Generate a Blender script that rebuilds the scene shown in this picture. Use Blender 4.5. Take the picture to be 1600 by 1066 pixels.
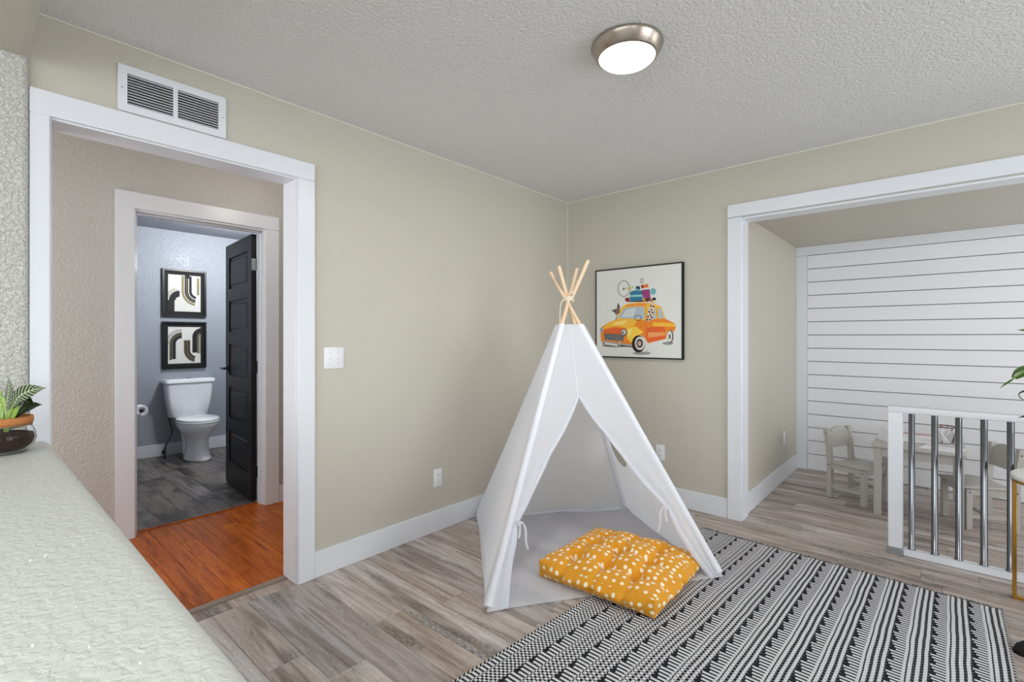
import bpy, bmesh, math, random
from mathutils import Vector, Matrix
random.seed(7)
for o in list(bpy.data.objects): bpy.data.objects.remove(o)
scene = bpy.context.scene
COL = scene.collection
PI = math.pi
R = math.radians

def lin(r, g, b, a=1.0):
    f = lambda c: (c/255/12.92 if c/255 <= .04045 else ((c/255+.055)/1.055)**2.4)
    return (f(r), f(g), f(b), a)

# ---------------------------------------------------------------- camera
cam_d = bpy.data.cameras.new('camera'); cam = bpy.data.objects.new('camera', cam_d); COL.objects.link(cam)
cam_d.sensor_width = 36; cam_d.sensor_fit = 'HORIZONTAL'; cam_d.lens = 760.24/1600*36
cam_d.shift_y = -6.4/1600; cam_d.clip_start = .02
cam.location = (2.4636, -3.5356, 1.2603); cam.rotation_euler = (R(90), 0, R(41.4))
scene.camera = cam

# ---------------------------------------------------------------- world, lights, exposure
w = bpy.data.worlds.new('daylight'); scene.world = w; w.use_nodes = True
w.node_tree.nodes['Background'].inputs[0].default_value = (.86, .93, 1, 1)
w.node_tree.nodes['Background'].inputs[1].default_value = 1.0
vs = scene.view_settings
vs.view_transform = 'Standard'; vs.look = 'None'; vs.gamma = 1; vs.use_curve_mapping = False; vs.exposure = -0.36

def area(name, loc, direction, sx, sy, power, col=(1, 1, 1)):
    d = bpy.data.lights.new(name, 'AREA'); d.shape = 'RECTANGLE'; d.size = sx; d.size_y = sy; d.energy = power; d.color = col
    o = bpy.data.objects.new(name, d); COL.objects.link(o); o.location = loc
    o.rotation_euler = Vector(direction).to_track_quat('-Z', 'Z').to_euler()
    return o
def point(name, loc, power, rad, col=(1, 1, 1)):
    d = bpy.data.lights.new(name, 'POINT'); d.energy = power; d.shadow_soft_size = rad; d.color = col
    o = bpy.data.objects.new(name, d); COL.objects.link(o); o.location = loc
    return o
# daylight through the windows of the right-hand wall and of the room behind the pass-through
area('window_light_right', (5.25, -1.6, 1.2), (-1, 0, 0), 2.4, 2.1, 74, (.91, .96, 1))
area('window_light_rear', (2.9, -6.95, 1.6), (0, 1, -.05), 4.0, 1.7, 135, (.92, .97, 1))
area('window_light_rear_side', (5.25, -5.2, 1.6), (-1, 0, 0), 2.4, 1.6, 50, (.94, .97, 1))
# added fill light at the end of the hall, lamp of the bathroom (its fixture hangs above the door head, out of sight)
rl_ = area('ledge_fill_light', (2.3, -4.5, 2.36), (0, 0, -1), .5, .5, 26, (1, .985, .96)); rl_.data.shape = 'DISK'  # added light behind the camera, brightens the ledge from above; no fixture modelled
area('window_light_alcove', (5.1, .97, 1.25), (-1, 0, 0), 1.4, 1.5, 34, (.95, .98, 1))
area('hall_fill_light', (-.74, -4.5, 1.35), (0, 1, 0), .9, 1.9, 25, (.98, .99, 1))  # added unseen fill that evens out the hall wall; the end wall is solid
point('hall_lamp', (-.70, -2.1, 2.30), 6, .09, (1, .95, .90))
point('bathroom_lamp', (-2.60, -1.62, 2.25), 88, .10, (.94, .97, 1))
scene.cycles.diffuse_bounces = 6

# ---------------------------------------------------------------- material helpers
def new_mat(name):
    m = bpy.data.materials.new(name); m.use_nodes = True
    return m, m.node_tree, m.node_tree.nodes['Principled BSDF']
def N(nt, kind, **kw):
    n = nt.nodes.new(kind)
    for k, v in kw.items(): setattr(n, k, v)
    return n
def L(nt, a, b): nt.links.new(a, b)
def simple(name, col, rough=.5, metal=0, spec=.5, bump=None, coat=0, sheen=0):
    m, nt, b = new_mat(name)
    b.inputs['Base Color'].default_value = lin(*col); b.inputs['Roughness'].default_value = rough
    b.inputs['Metallic'].default_value = metal; b.inputs['Specular IOR Level'].default_value = spec
    b.inputs['Coat Weight'].default_value = coat; b.inputs['Sheen Weight'].default_value = sheen
    if bump: add_bump(nt, b, *bump)
    return m
def add_bump(nt, b, scale, dist, strength=1.0, detail=2, kind='noise', stretch=None):
    tc = N(nt, 'ShaderNodeTexCoord'); src = tc.outputs['Object']
    if stretch:
        mp = N(nt, 'ShaderNodeMapping'); mp.inputs['Scale'].default_value = stretch; L(nt, src, mp.inputs[0]); src = mp.outputs[0]
    t = N(nt, 'ShaderNodeTexNoise'); t.inputs['Scale'].default_value = scale; t.inputs['Detail'].default_value = detail
    L(nt, src, t.inputs['Vector'])
    bp = N(nt, 'ShaderNodeBump'); bp.inputs['Strength'].default_value = strength; bp.inputs['Distance'].default_value = dist
    L(nt, t.outputs['Fac'], bp.inputs['Height']); L(nt, bp.outputs[0], b.inputs['Normal'])
def ramp(nt, src, stops, interp='LINEAR'):
    r = N(nt, 'ShaderNodeValToRGB'); cr = r.color_ramp; cr.interpolation = interp
    while len(cr.elements) < len(stops): cr.elements.new(.5)
    for e, (p, c) in zip(cr.elements, stops): e.position = p; e.color = c if len(c) == 4 else (*c, 1)
    L(nt, src, r.inputs[0]); return r.outputs['Color']
def MATH(nt, op, a, b=None, c=None):
    n = N(nt, 'ShaderNodeMath', operation=op)
    for i, v in enumerate((a, b, c)):
        if v is None: continue
        if isinstance(v, (int, float)): n.inputs[i].default_value = v
        else: L(nt, v, n.inputs[i])
    return n.outputs[0]
def MIX(nt, fac, a, b, mode='MIX'):
    n = N(nt, 'ShaderNodeMix', data_type='RGBA', blend_type=mode)
    for i, v in ((0, fac), (6, a), (7, b)):
        if isinstance(v, (int, float)): n.inputs[i].default_value = v
        elif isinstance(v, tuple): n.inputs[i].default_value = v
        else: L(nt, v, n.inputs[i])
    return n.outputs[2]

# textured (orange-peel / knock-down) paint
def paint(name, col, rough=.42, scale=75, dist=.0035, strength=.55, spec=.4):
    m, nt, b = new_mat(name)
    b.inputs['Base Color'].default_value = lin(*col); b.inputs['Roughness'].default_value = rough
    b.inputs['Specular IOR Level'].default_value = spec
    tc = N(nt, 'ShaderNodeTexCoord')
    t = N(nt, 'ShaderNodeTexNoise'); t.inputs['Scale'].default_value = scale; t.inputs['Detail'].default_value = 3; t.inputs['Distortion'].default_value = .6
    L(nt, tc.outputs['Object'], t.inputs['Vector'])
    h = ramp(nt, t.outputs['Fac'], [(.36, (0, 0, 0)), (.62, (1, 1, 1))])
    bp = N(nt, 'ShaderNodeBump'); bp.inputs['Strength'].default_value = strength; bp.inputs['Distance'].default_value = dist
    L(nt, h, bp.inputs['Height']); L(nt, bp.outputs[0], b.inputs['Normal'])
    return m
M = {}
M['wall'] = paint('beige_wall_paint', (196, 191, 179), .45, 85, .003, .2)
M['hall_wall'] = paint('hall_wall_paint', (196, 194, 189), .34, 75, .004, .5)
M['bath_wall'] = paint('blue_grey_wall_paint', (158, 163, 171), .25, 85, .003, .6)
M['ceiling'] = paint('ceiling_paint', (227, 228, 228), .65, 75, .005, .5, .25)
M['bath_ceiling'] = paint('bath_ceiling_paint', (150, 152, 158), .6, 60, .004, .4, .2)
M['ledge'] = paint('ledge_paint', (210, 213, 208), .5, 62, .004, .4)
M['pilaster'] = paint('pilaster_paint', (208, 208, 201), .34, 90, .005, .95)
M['alc_wall'] = M['wall']
M['white'] = simple('white_trim_paint', (225, 228, 234), .32, 0, .5)
M['casing2'] = M['white']
M['shiplap'] = simple('white_shiplap_paint', (234, 235, 240), .42, bump=(14, .002, .25, 3, 'noise', (1, 6, 30)))
M['caulk'] = simple('caulk_bead', (226, 222, 210), .5)
M['plastic'] = simple('white_plastic', (232, 233, 236), .3)
M['slot'] = simple('dark_slot', (40, 38, 36), .6)
M['chrome'] = simple('polished_chrome', (118, 120, 124), .10, 1)
M['steel'] = simple('galvanised_steel', (170, 178, 180), .35, 1, bump=(220, .002, .6))
M['nickel'] = simple('brushed_nickel', (176, 166, 154), .27, 1, bump=(30, .0005, .3, 2, 'noise', (1, 1, 40)))
M['black_door'] = simple('black_door_paint', (17, 18, 21), .36, 0, .35)
M['black'] = simple('black_satin', (14, 14, 15), .35)
M['matte_black'] = simple('matte_black', (10, 10, 11), .75)
M['vent_dark'] = simple('vent_dark', (46, 45, 44), .8)
M['porcelain'] = simple('white_porcelain', (246, 247, 249), .08, 0, .6, coat=.4)
M['grey_furn'] = simple('pale_grey_furniture_paint', (182, 178, 173), .38)
M['pole'] = simple('natural_pine_dowel', (228, 200, 168), .55, bump=(18, .001, .3, 3, 'noise', (8, 8, 1)))
M['rope'] = simple('cotton_cord', (226, 214, 196), .85, bump=(300, .001, .6))
M['gold'] = simple('brushed_gold', (196, 150, 70), .28, 1)
M['stone'] = simple('white_table_top', (226, 226, 222), .2)
M['cork'] = simple('cork_band', (184, 118, 66), .8, bump=(160, .002, .8))
M['soil'] = simple('dark_soil', (46, 26, 16), .9, bump=(90, .008, 1))
M['terracotta'] = simple('white_ceramic_pot', (214, 212, 206), .35)
M['paper'] = simple('white_paper', (236, 236, 242), .7)
M['red'] = simple('red_print', (196, 70, 66), .6)
M['pink'] = simple('pink_print', (226, 178, 176), .6)
M['stem'] = simple('green_stem', (140, 168, 84), .45)
M['darkleaf'] = simple('dark_leaf', (40, 58, 28), .3, coat=.3)
M['rubber'] = simple('braided_hose', (70, 70, 72), .4, .6)

def glass(name, col=(1, 1, 1, 1), rough=.02):
    m, nt, b = new_mat(name)
    b.inputs['Base Color'].default_value = col; b.inputs['Roughness'].default_value = rough
    b.inputs['Transmission Weight'].default_value = 1; b.inputs['IOR'].default_value = 1.2
    return m
M['glass'] = glass('clear_glass')
m, nt, b = new_mat('lamp_diffuser'); b.inputs['Base Color'].default_value = (.9, .9, .88, 1)
b.inputs['Emission Color'].default_value = (1, .965, .90, 1); b.inputs['Emission Strength'].default_value = 3.2
M['lamp'] = m

# cloth (tent): thin cotton, partly translucent
def cloth_mat(name, col, trans=.3):
    m = bpy.data.materials.new(name); m.use_nodes = True; nt = m.node_tree; nt.nodes.clear()
    out = N(nt, 'ShaderNodeOutputMaterial'); d = N(nt, 'ShaderNodeBsdfDiffuse'); t = N(nt, 'ShaderNodeBsdfTranslucent'); mx = N(nt, 'ShaderNodeMixShader')
    d.inputs[0].default_value = lin(*col); t.inputs[0].default_value = lin(*col); mx.inputs[0].default_value = trans
    tc = N(nt, 'ShaderNodeTexCoord'); nz = N(nt, 'ShaderNodeTexNoise'); nz.inputs['Scale'].default_value = 9; nz.inputs['Detail'].default_value = 5; nz.inputs['Roughness'].default_value = .65
    L(nt, tc.outputs['Object'], nz.inputs['Vector'])
    bp = N(nt, 'ShaderNodeBump'); bp.inputs['Strength'].default_value = .4; bp.inputs['Distance'].default_value = .03; L(nt, nz.outputs['Fac'], bp.inputs['Height'])
    L(nt, bp.outputs[0], d.inputs['Normal']); L(nt, bp.outputs[0], t.inputs['Normal'])
    L(nt, d.outputs[0], mx.inputs[1]); L(nt, t.outputs[0], mx.inputs[2]); L(nt, mx.outputs[0], out.inputs[0])
    return m
M['canvas'] = cloth_mat('white_cotton_canvas', (248, 250, 255), .58)
M['sleeve'] = cloth_mat('white_cotton_sleeve', (236, 238, 245), .08)

# floor planks: every plank shifts the grain by its own random number
def plank_mat(name, stops, grain_scale, patch, dark, rough, streak=(.55, 9, 1), patch_fac=.8, coat=0, bumpd=.001, pt=.50, spec=.5, ring_fac=.6):
    m, nt, b = new_mat(name)
    tc = N(nt, 'ShaderNodeTexCoord'); oi = N(nt, 'ShaderNodeObjectInfo')
    off = N(nt, 'ShaderNodeCombineXYZ'); L(nt, MATH(nt, 'MULTIPLY', oi.outputs['Random'], 57.0), off.inputs[0]); L(nt, MATH(nt, 'MULTIPLY', oi.outputs['Random'], 191.0), off.inputs[1])
    va = N(nt, 'ShaderNodeVectorMath', operation='ADD'); L(nt, tc.outputs['Object'], va.inputs[0]); L(nt, off.outputs[0], va.inputs[1])
    mp = N(nt, 'ShaderNodeMapping'); mp.inputs['Scale'].default_value = streak; L(nt, va.outputs[0], mp.inputs[0])
    g = N(nt, 'ShaderNodeTexNoise'); g.inputs['Scale'].default_value = grain_scale; g.inputs['Detail'].default_value = 6; g.inputs['Roughness'].default_value = .62; g.inputs['Distortion'].default_value = .9
    L(nt, mp.outputs[0], g.inputs['Vector'])
    col = ramp(nt, g.outputs['Fac'], stops)
    # whole-plank tint
    tint = ramp(nt, oi.outputs['Random'], [(0, (.76, .77, .81)), (.2, (1.0, .94, .88)), (.45, (1.18, 1.20, 1.24)), (.7, (.90, .82, .76)), (1, (1.04, 1.02, 1.02))])
    col = MIX(nt, 1.0, col, tint, 'MULTIPLY')
    # weathered dark patches
    mp2 = N(nt, 'ShaderNodeMapping'); mp2.inputs['Scale'].default_value = patch; L(nt, va.outputs[0], mp2.inputs[0])
    g2 = N(nt, 'ShaderNodeTexNoise'); g2.inputs['Scale'].default_value = 1.0; g2.inputs['Detail'].default_value = 4; g2.inputs['Roughness'].default_value = .6; L(nt, mp2.outputs[0], g2.inputs['Vector'])
    fac = ramp(nt, g2.outputs['Fac'], [(pt, (0, 0, 0)), (pt+.13, (patch_fac,)*3)])
    mp3 = N(nt, 'ShaderNodeMapping'); mp3.inputs['Scale'].default_value = (26, 120, 1); L(nt, va.outputs[0], mp3.inputs[0])
    g3 = N(nt, 'ShaderNodeTexNoise'); g3.inputs['Scale'].default_value = 1.6; g3.inputs['Detail'].default_value = 3; L(nt, mp3.outputs[0], g3.inputs['Vector'])
    fine = ramp(nt, g3.outputs['Fac'], [(.40, (.25, .25, .25)), (.55, (1, 1, 1))])
    fac2 = MATH(nt, 'MULTIPLY', fac, fine)
    col = MIX(nt, 1.0, col, ramp(nt, g3.outputs['Fac'], [(.34, (.88, .87, .86)), (.5, (1, 1, 1)), (.66, (1.06, 1.06, 1.06))]), 'MULTIPLY')
    # fine growth-ring lines: contours of the grain noise, only on part of each board
    lines = MATH(nt, 'MULTIPLY', MATH(nt, 'LESS_THAN', MATH(nt, 'FRACT', MATH(nt, 'MULTIPLY', g.outputs['Fac'], 17.0)), .13), ramp(nt, g2.outputs['Fac'], [(.40, (ring_fac,)*3), (.52, (0, 0, 0))]))
    col = MIX(nt, lines, col, lin(*dark))
    col = MIX(nt, fac2, col, lin(*dark))
    L(nt, col, b.inputs['Base Color']); b.inputs['Roughness'].default_value = rough; b.inputs['Specular IOR Level'].default_value = spec; b.inputs['Coat Weight'].default_value = coat; b.inputs['Coat Roughness'].default_value = .12
    bp = N(nt, 'ShaderNodeBump'); bp.inputs['Strength'].default_value = .3; bp.inputs['Distance'].default_value = bumpd; L(nt, g.outputs['Fac'], bp.inputs['Height']); L(nt, bp.outputs[0], b.inputs['Normal'])
    return m
M['plank'] = plank_mat('grey_vinyl_plank', [(.30, lin(132, 121, 114)), (.40, lin(162, 150, 142)), (.48, lin(180, 169, 162)), (.55, lin(190, 182, 177)), (.62, lin(202, 197, 195)), (.70, lin(166, 153, 144))], 2.5, (1.3, 7, 1), (74, 70, 70), .42)
M['bath_plank'] = plank_mat('dark_weathered_plank', [(.25, lin(78, 72, 70)), (.45, lin(112, 106, 102)), (.6, lin(138, 132, 128)), (.75, lin(100, 94, 90))], 3.2, (2.2, 6, 1), (20, 18, 17), .35, patch_fac=1.0, pt=.46)
M['oak_plank'] = plank_mat('red_oak_plank', [(.30, lin(128, 56, 14)), (.40, lin(168, 82, 22)), (.50, lin(188, 98, 30)), (.60, lin(200, 112, 40)), (.7, lin(164, 78, 22))], 3.0, (1.5, 9, 1), (110, 44, 12), .34, (1.1, 13, 1), .5, .06, spec=.18)
M['subfloor'] = simple('dark_joint', (66, 58, 52), .8)
M['oak_joint'] = simple('dark_oak_joint', (72, 28, 10), .7)

# ---------------------------------------------------------------- object helpers
def obj(name, verts, faces, m, parent=None, smooth=False, uv=None):
    me = bpy.data.meshes.new(name); me.from_pydata([tuple(v) for v in verts], [], faces); me.update()
    if isinstance(m, (list, tuple)):
        for x in m: me.materials.append(x)
    elif m: me.materials.append(m)
    if smooth:
        for p in me.polygons: p.use_smooth = True
    o = bpy.data.objects.new(name, me); COL.objects.link(o)
    if parent: o.parent = parent
    return o
def from_bm(name, bm, m, parent=None, smooth=False, angle=None):
    me = bpy.data.meshes.new(name); bmesh.ops.recalc_face_normals(bm, faces=bm.faces[:]); bm.to_mesh(me); bm.free()
    if isinstance(m, (list, tuple)):
        for x in m: me.materials.append(x)
    elif m: me.materials.append(m)
    if smooth:
        for p in me.polygons: p.use_smooth = True
        if angle: me.set_sharp_from_angle(angle=R(angle))
    o = bpy.data.objects.new(name, me); COL.objects.link(o)
    if parent: o.parent = parent
    return o
def bm_box(bm, lo, hi, mat4=None):
    x0, y0, z0 = lo; x1, y1, z1 = hi
    vs = [bm.verts.new(v) for v in ((x0,y0,z0),(x1,y0,z0),(x1,y1,z0),(x0,y1,z0),(x0,y0,z1),(x1,y0,z1),(x1,y1,z1),(x0,y1,z1))]
    if mat4:
        for v in vs: v.co = mat4 @ v.co
    for f in ((3,2,1,0),(4,5,6,7),(0,1,5,4),(1,2,6,5),(2,3,7,6),(3,0,4,7)): bm.faces.new([vs[i] for i in f])
    return vs
def box(name, lo, hi, m, parent=None, bevel=0, seg=2, mat4=None):
    bm = bmesh.new(); bm_box(bm, lo, hi, mat4)
    if bevel: bmesh.ops.bevel(bm, geom=bm.edges[:], offset=bevel, segments=seg, affect='EDGES', profile=.5)
    return from_bm(name, bm, m, parent, bool(bevel), 40)
def boxes(name, lst, m, parent=None):
    bm = bmesh.new()
    for lo, hi in lst: bm_box(bm, lo, hi)
    return from_bm(name, bm, m, parent)
def loft(name, rings, m, parent=None, smooth=True, cap=True, closed=True):
    n = len(rings[0]); V = [p for r in rings for p in r]; F = []
    for i in range(len(rings)-1):
        for j in range(n if closed else n-1):
            k = (j+1) % n
            F.append((i*n+j, i*n+k, (i+1)*n+k, (i+1)*n+j))
    if cap and closed: F.append(tuple(range(n-1, -1, -1))); F.append(tuple((len(rings)-1)*n+j for j in range(n)))
    bm = bmesh.new(); bv = [bm.verts.new(v) for v in V]
    for f in F:
        try: bm.faces.new([bv[i] for i in f])
        except ValueError: pass
    return from_bm(name, bm, m, parent, smooth, 45 if cap else None)
def circ(r, z, n=24, cx=0, cy=0, ry=None): return [(cx+r*math.cos(2*PI*i/n), cy+(ry if ry else r)*math.sin(2*PI*i/n), z) for i in range(n)]
def lathe(name, prof, m, parent=None, n=28, cx=0, cy=0, cap=True): return loft(name, [circ(r, z, n, cx, cy) for r, z in prof], m, parent, True, cap)
def tube(name, pts, r, m, parent=None, n=10, cap=True):
    pts = [Vector(p) for p in pts]; rings = []; up = None
    for i, p in enumerate(pts):
        d = (pts[min(i+1, len(pts)-1)]-pts[max(i-1, 0)]).normalized()
        if up is None: up = d.orthogonal().normalized()
        up = (up-d*up.dot(d)).normalized(); s = d.cross(up)
        rr = r[i] if isinstance(r, (list, tuple)) else r
        rings.append([p+up*rr*math.cos(2*PI*k/n)+s*rr*math.sin(2*PI*k/n) for k in range(n)])
    return loft(name, rings, m, parent, True, cap)
def catmull(pts, per=6):
    P = [Vector(p) for p in pts]; P = [P[0]*2-P[1]]+P+[P[-1]*2-P[-2]]; out = []
    for i in range(1, len(P)-2):
        for k in range(per):
            t = k/per
            out.append(.5*((2*P[i])+(-P[i-1]+P[i+1])*t+(2*P[i-1]-5*P[i]+4*P[i+1]-P[i+2])*t*t+(-P[i-1]+3*P[i]-3*P[i+1]+P[i+2])*t**3))
    out.append(P[-2]); return out
def tag(o, label=None, cat=None, group=None, kind=None):
    if label: o['label'] = label
    if cat: o['category'] = cat
    if group: o['group'] = group
    if kind: o['kind'] = kind
    return o
def thing(name, label, cat, loc=(0, 0, 0), rz=0, group=None):
    o = bpy.data.objects.new(name, None); COL.objects.link(o); o.location = loc; o.rotation_euler = (0, 0, rz)
    o.empty_display_size = .05
    return tag(o, label, cat, group)
def struct(o, label): o['kind'] = 'structure'; o['label'] = label; return o
def semp(name, label):
    o = bpy.data.objects.new(name, None); COL.objects.link(o); o.empty_display_size = .05
    return struct(o, label)
def copy_tree(o, parent=None):
    c = o.copy(); COL.objects.link(c); c.parent = parent
    for ch in list(o.children): copy_tree(ch, c)
    return c
# ================================================================ THE SETTING
H = 2.44
WT = .13                      # wall thickness
RX = 5.2                      # right wall
BY = -7.0                     # rear of the room behind the pass-through
# --- left wall (x = 0) with the cased opening
OY0, OY1, OZ = -3.322, -2.398, 2.074
struct(boxes('wall_left', [((-WT, OY1, 0), (0, WT, H)), ((-WT, OY0, OZ), (0, OY1, H)), ((-WT, BY, 0), (0, OY0, H))], M['wall']), 'beige textured wall with the wide cased doorway')
# --- back wall (y = 0) with the alcove opening
AX0, AZ = 1.430, 2.075
struct(boxes('wall_back', [((0, 0, 0), (AX0, WT, H)), ((AX0, 0, AZ), (RX, WT, H))], M['wall']), 'beige wall behind the tent and above the play alcove')
# --- alcove
AD = 1.80
ACZ = 2.12
struct(boxes('wall_alcove', [((AX0-.13, WT, 0), (AX0-.013, AD+.1, ACZ+.1))], M['wall']), 'beige side wall of the play alcove')
struct(boxes('ceiling_alcove', [((AX0-.02, WT, ACZ), (RX, AD+.1, ACZ+.1))], M['wall']), 'low beige ceiling of the play alcove')
sw = semp('wall_shiplap', 'white shiplap board wall at the back of the play alcove')
box('backing', (AX0-.1, AD+.018, 0), (RX, AD+.06, ACZ+.05), simple('shiplap_gap', (120, 120, 122), .8), sw)
zs = [.152+.1252*k for k in range(15)]; zs = [0.0]+zs+[2.034]
for a, b_ in zip(zs[:-1], zs[1:]):
    box('board', (1.512, AD, a+.0028), (RX, AD+.016, b_-.0028), M['shiplap'], sw, .0015, 1)
box('board_edge_trim', (AX0-.013, AD-.012, 0), (1.510, AD+.018, 2.034), M['white'], sw, .002, 1)
box('board_head_trim', (AX0-.013, AD-.012, 2.035), (RX, AD+.018, ACZ), M['white'], sw, .002, 1)
# --- ceiling of the room and of the room behind
struct(boxes('ceiling', [((0, BY, H), (RX, 0, H+.1))], M['ceiling']), 'pale knock-down textured ceiling')
t = struct(boxes('trim_1', [((0, -3.37, H-.005), (.004, 0, H)), ((0, -.004, H-.005), (RX, 0, H)), ((0, -.003, .136), (.003, 0, H))], M['caulk']), 'pale caulk line where walls meet the ceiling')
# --- right wall and rear wall, each with window openings (behind the camera)
struct(boxes('wall_right', [((RX, BY, 0), (RX+.12, -2.8, .7)), ((RX, -.4, 0), (RX+.12, WT, .7)), ((RX, -2.8, 0), (RX+.12, -.4, .12)), ((RX, BY, 2.25), (RX+.12, WT, H)), ((RX, BY, .7), (RX+.12, -6.4, 2.25)), ((RX, -4.0, .7), (RX+.12, -2.8, 2.25)), ((RX, -.4, .7), (RX+.12, AD+.1, 2.25)), ((RX, WT, 0), (RX+.12, AD+.1, .7)), ((RX, WT, 2.25), (RX+.12, AD+.1, 2.3))], M['wall']), 'beige wall with windows right of the camera')
struct(boxes('wall_rear', [((0, BY-.12, 0), (RX, BY, .75)), ((0, BY-.12, 2.45), (RX, BY, 2.5)), ((0, BY-.12, .75), (.9, BY, 2.45)), ((4.9, BY-.12, .75), (RX, BY, 2.45))], M['wall']), 'beige wall with a window behind the camera')
# --- pass-through: half wall with a rounded ledge, header, end pilaster
def prof_x(name, prof, x0, x1, m, nseg=1):
    rings = [[(x0+(x1-x0)*i/nseg, y, z) for y, z in prof] for i in range(nseg+1)]
    return loft(name, rings, m, None, True)
def arc(cy, cz, r, a0, a1, n=7): return [(cy+r*math.cos(R(a0+(a1-a0)*i/n)), cz+r*math.sin(R(a0+(a1-a0)*i/n))) for i in range(n+1)]
LZ = .884; LF = -3.314; LB = -3.72; r = .036
prof = [(LF, 0)]+arc(LF-r, LZ-r, r, 0, 90)+arc(LB+r, LZ-r, r, 90, 180)+[(LB, 0)]
led = struct(prof_x('wall_ledge', prof, 0.0, 4.3, M['ledge']), 'pale textured half wall with a rounded ledge in the foreground')
chip_m = simple('bare_white_chip', (240, 242, 244), .6)
for cx_, cy_, la, lb in [(1.314, -3.457, 5, 2), (1.307, -3.438, 7, 2), (1.268, -3.384, 4, 1.5), (1.288, -3.4, 4, 1.5), (1.634, -3.477, 5, 1.6), (1.69, -3.432, 4, 1.6), (1.771, -3.398, 3, 1.4), (1.558, -3.429, 2, 1)]:
    if cy_ > LF-.04: continue
    pts_ = [(cx_+la*.0011*math.cos(a)*(.8+.3*math.sin(3*a+cx_*40)), cy_+lb*.0011*math.sin(a)*(.8+.3*math.cos(2*a+cx_*60)), LZ+z_) for z_ in (-.001, .0007) for a in [2*PI*i/9 for i in range(9)]]
    loft('paint_chip', [pts_[:9], pts_[9:]], chip_m, led, False)
HF = -3.372; HZ = 2.252; r2 = .030
prof = [(HF, H), (LB, H), (LB, HZ+r2)]+arc(LB+r2, HZ+r2, r2, 180, 270)+arc(HF-r2, HZ+r2, r2, 270, 360)
struct(prof_x('wall_header', prof, 0.0, RX, M['wall']), 'beige rounded soffit above the ledge')
# pilaster at the wall end of the ledge: rounded corner
px = .030; rp = .022
pr = [(0, HF-.001), (px-rp, HF-.001)]+[(px-rp+rp*math.sin(R(a)), HF-rp+rp*math.cos(R(a))) for a in range(10, 91, 16)]+[(px, LB), (0, LB)]
struct(loft('wall_pilaster', [[(x, y, z) for x, y in pr] for z in (LZ-.002, HZ+.02)], M['pilaster']), 'narrow textured wall end beside the doorway casing')
struct(boxes('wall_ledge_end', [((4.3, LB, 0), (4.45, HF, HZ+.03))], M['wall']), 'beige wall end right of the camera')

# --- casings, jambs, baseboards
def cbox(n, lo, hi, p): return box(n, lo, hi, M['white'], p, .0025, 1)
d1 = semp('door_1', 'white casing and jamb of the wide doorway to the hall')
CW = .090
cbox('casing_head', (0, -3.372, 2.069), (.020, -2.313, 2.159), d1)
cbox('casing_side', (0, -2.4025, 0), (.020, -2.313, 2.069), d1)
cbox('casing_side', (0, -3.372, 0), (.020, -3.3175, 2.069), d1)
cbox('jamb_side', (-WT-.004, OY1-.010, 0), (.004, OY1+.006, OZ-.010), d1)
cbox('jamb_side', (-WT-.004, OY0-.006, 0), (.004, OY0+.010, OZ-.010), d1)
cbox('jamb_head', (-WT-.004, OY0-.006, OZ-.012), (.004, OY1+.006, OZ+.006), d1)
cbox('casing_back', (-WT-.018, -2.405, 0), (-WT, -2.32, 2.16), d1)
d3 = semp('trim_2', 'white flat casing around the play alcove opening')
cbox('casing_side', (1.353, -.020, 0), (1.443, 0, 2.081), d3)
cbox('casing_head', (1.353, -.020, 2.083), (4.9, 0, 2.172), d3)
cbox('jamb_side', (AX0-.012, -.004, 0), (1.448, WT, 2.073), d3)
cbox('jamb_head', (AX0-.012, -.004, 2.063), (4.9, WT, 2.078), d3)
BH = .136
def base(name, lab, lo, hi): return struct(box(name, lo, hi, M['white'], None, .002, 1), lab)
base('baseboard_left', 'white baseboard under the beige left wall', (0, -2.3125, 0), (.015, 0, BH))
base('baseboard_back', 'white baseboard between tent and alcove casing', (.015, -.015, 0), (1.3525, 0, BH))
base('baseboard_alcove', 'white baseboard along the alcove side wall', (AX0-.013, WT+.001, 0), (AX0+.003, AD-.013, .142))

# --- hall beyond the doorway, bathroom beyond the hall
HX = -1.338
BO0, BO1, BOZ = -2.815, -2.023, 2.066
struct(boxes('wall_hall', [((HX-.11, -4.6, 0), (HX, BO0, H)), ((HX-.11, BO1, 0), (HX, -.9, H)), ((HX-.11, BO0, BOZ), (HX, BO1, H))], M['hall_wall']), 'warm beige textured hall wall around the bathroom doorway')
struct(boxes('wall_hall_ends', [((HX-.11, -4.7, 0), (-WT, -4.6, H)), ((HX-.11, -.9, 0), (-WT, -.8, H))], M['hall_wall']), 'end walls of the hall, out of sight')
struct(boxes('ceiling_hall', [((HX-.11, -4.7, H), (0, -.8, H+.1))], M['ceiling']), 'hall ceiling hidden by the door head')
d2 = semp('door_2', 'white casing and jamb of the bathroom doorway')
cx0, cx1 = HX, HX+.018
cbox('casing_head', (cx0, -2.909, 2.066), (cx1, -1.926, 2.168), d2)
cbox('casing_side', (cx0, -2.909, 0), (cx1, -2.811, 2.066), d2)
cbox('casing_side', (cx0, -2.0275, 0), (cx1, -1.926, 2.066), d2)
cbox('jamb_side', (HX-.114, BO0-.004, 0), (HX+.003, BO0+.012, BOZ-.01), d2)
cbox('jamb_side', (HX-.114, BO1-.012, 0), (HX+.003, BO1+.004, BOZ-.01), d2)
cbox('jamb_head', (HX-.114, BO0-.004, BOZ-.013), (HX+.003, BO1+.004, BOZ+.004), d2)
cbox('stop', (HX-.070, BO1-.024, 0), (HX-.035, BO1-.012, BOZ-.013), d2)
cbox('stop', (HX-.070, BO0+.012, 0), (HX-.035, BO0+.024, BOZ-.013), d2)
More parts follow.
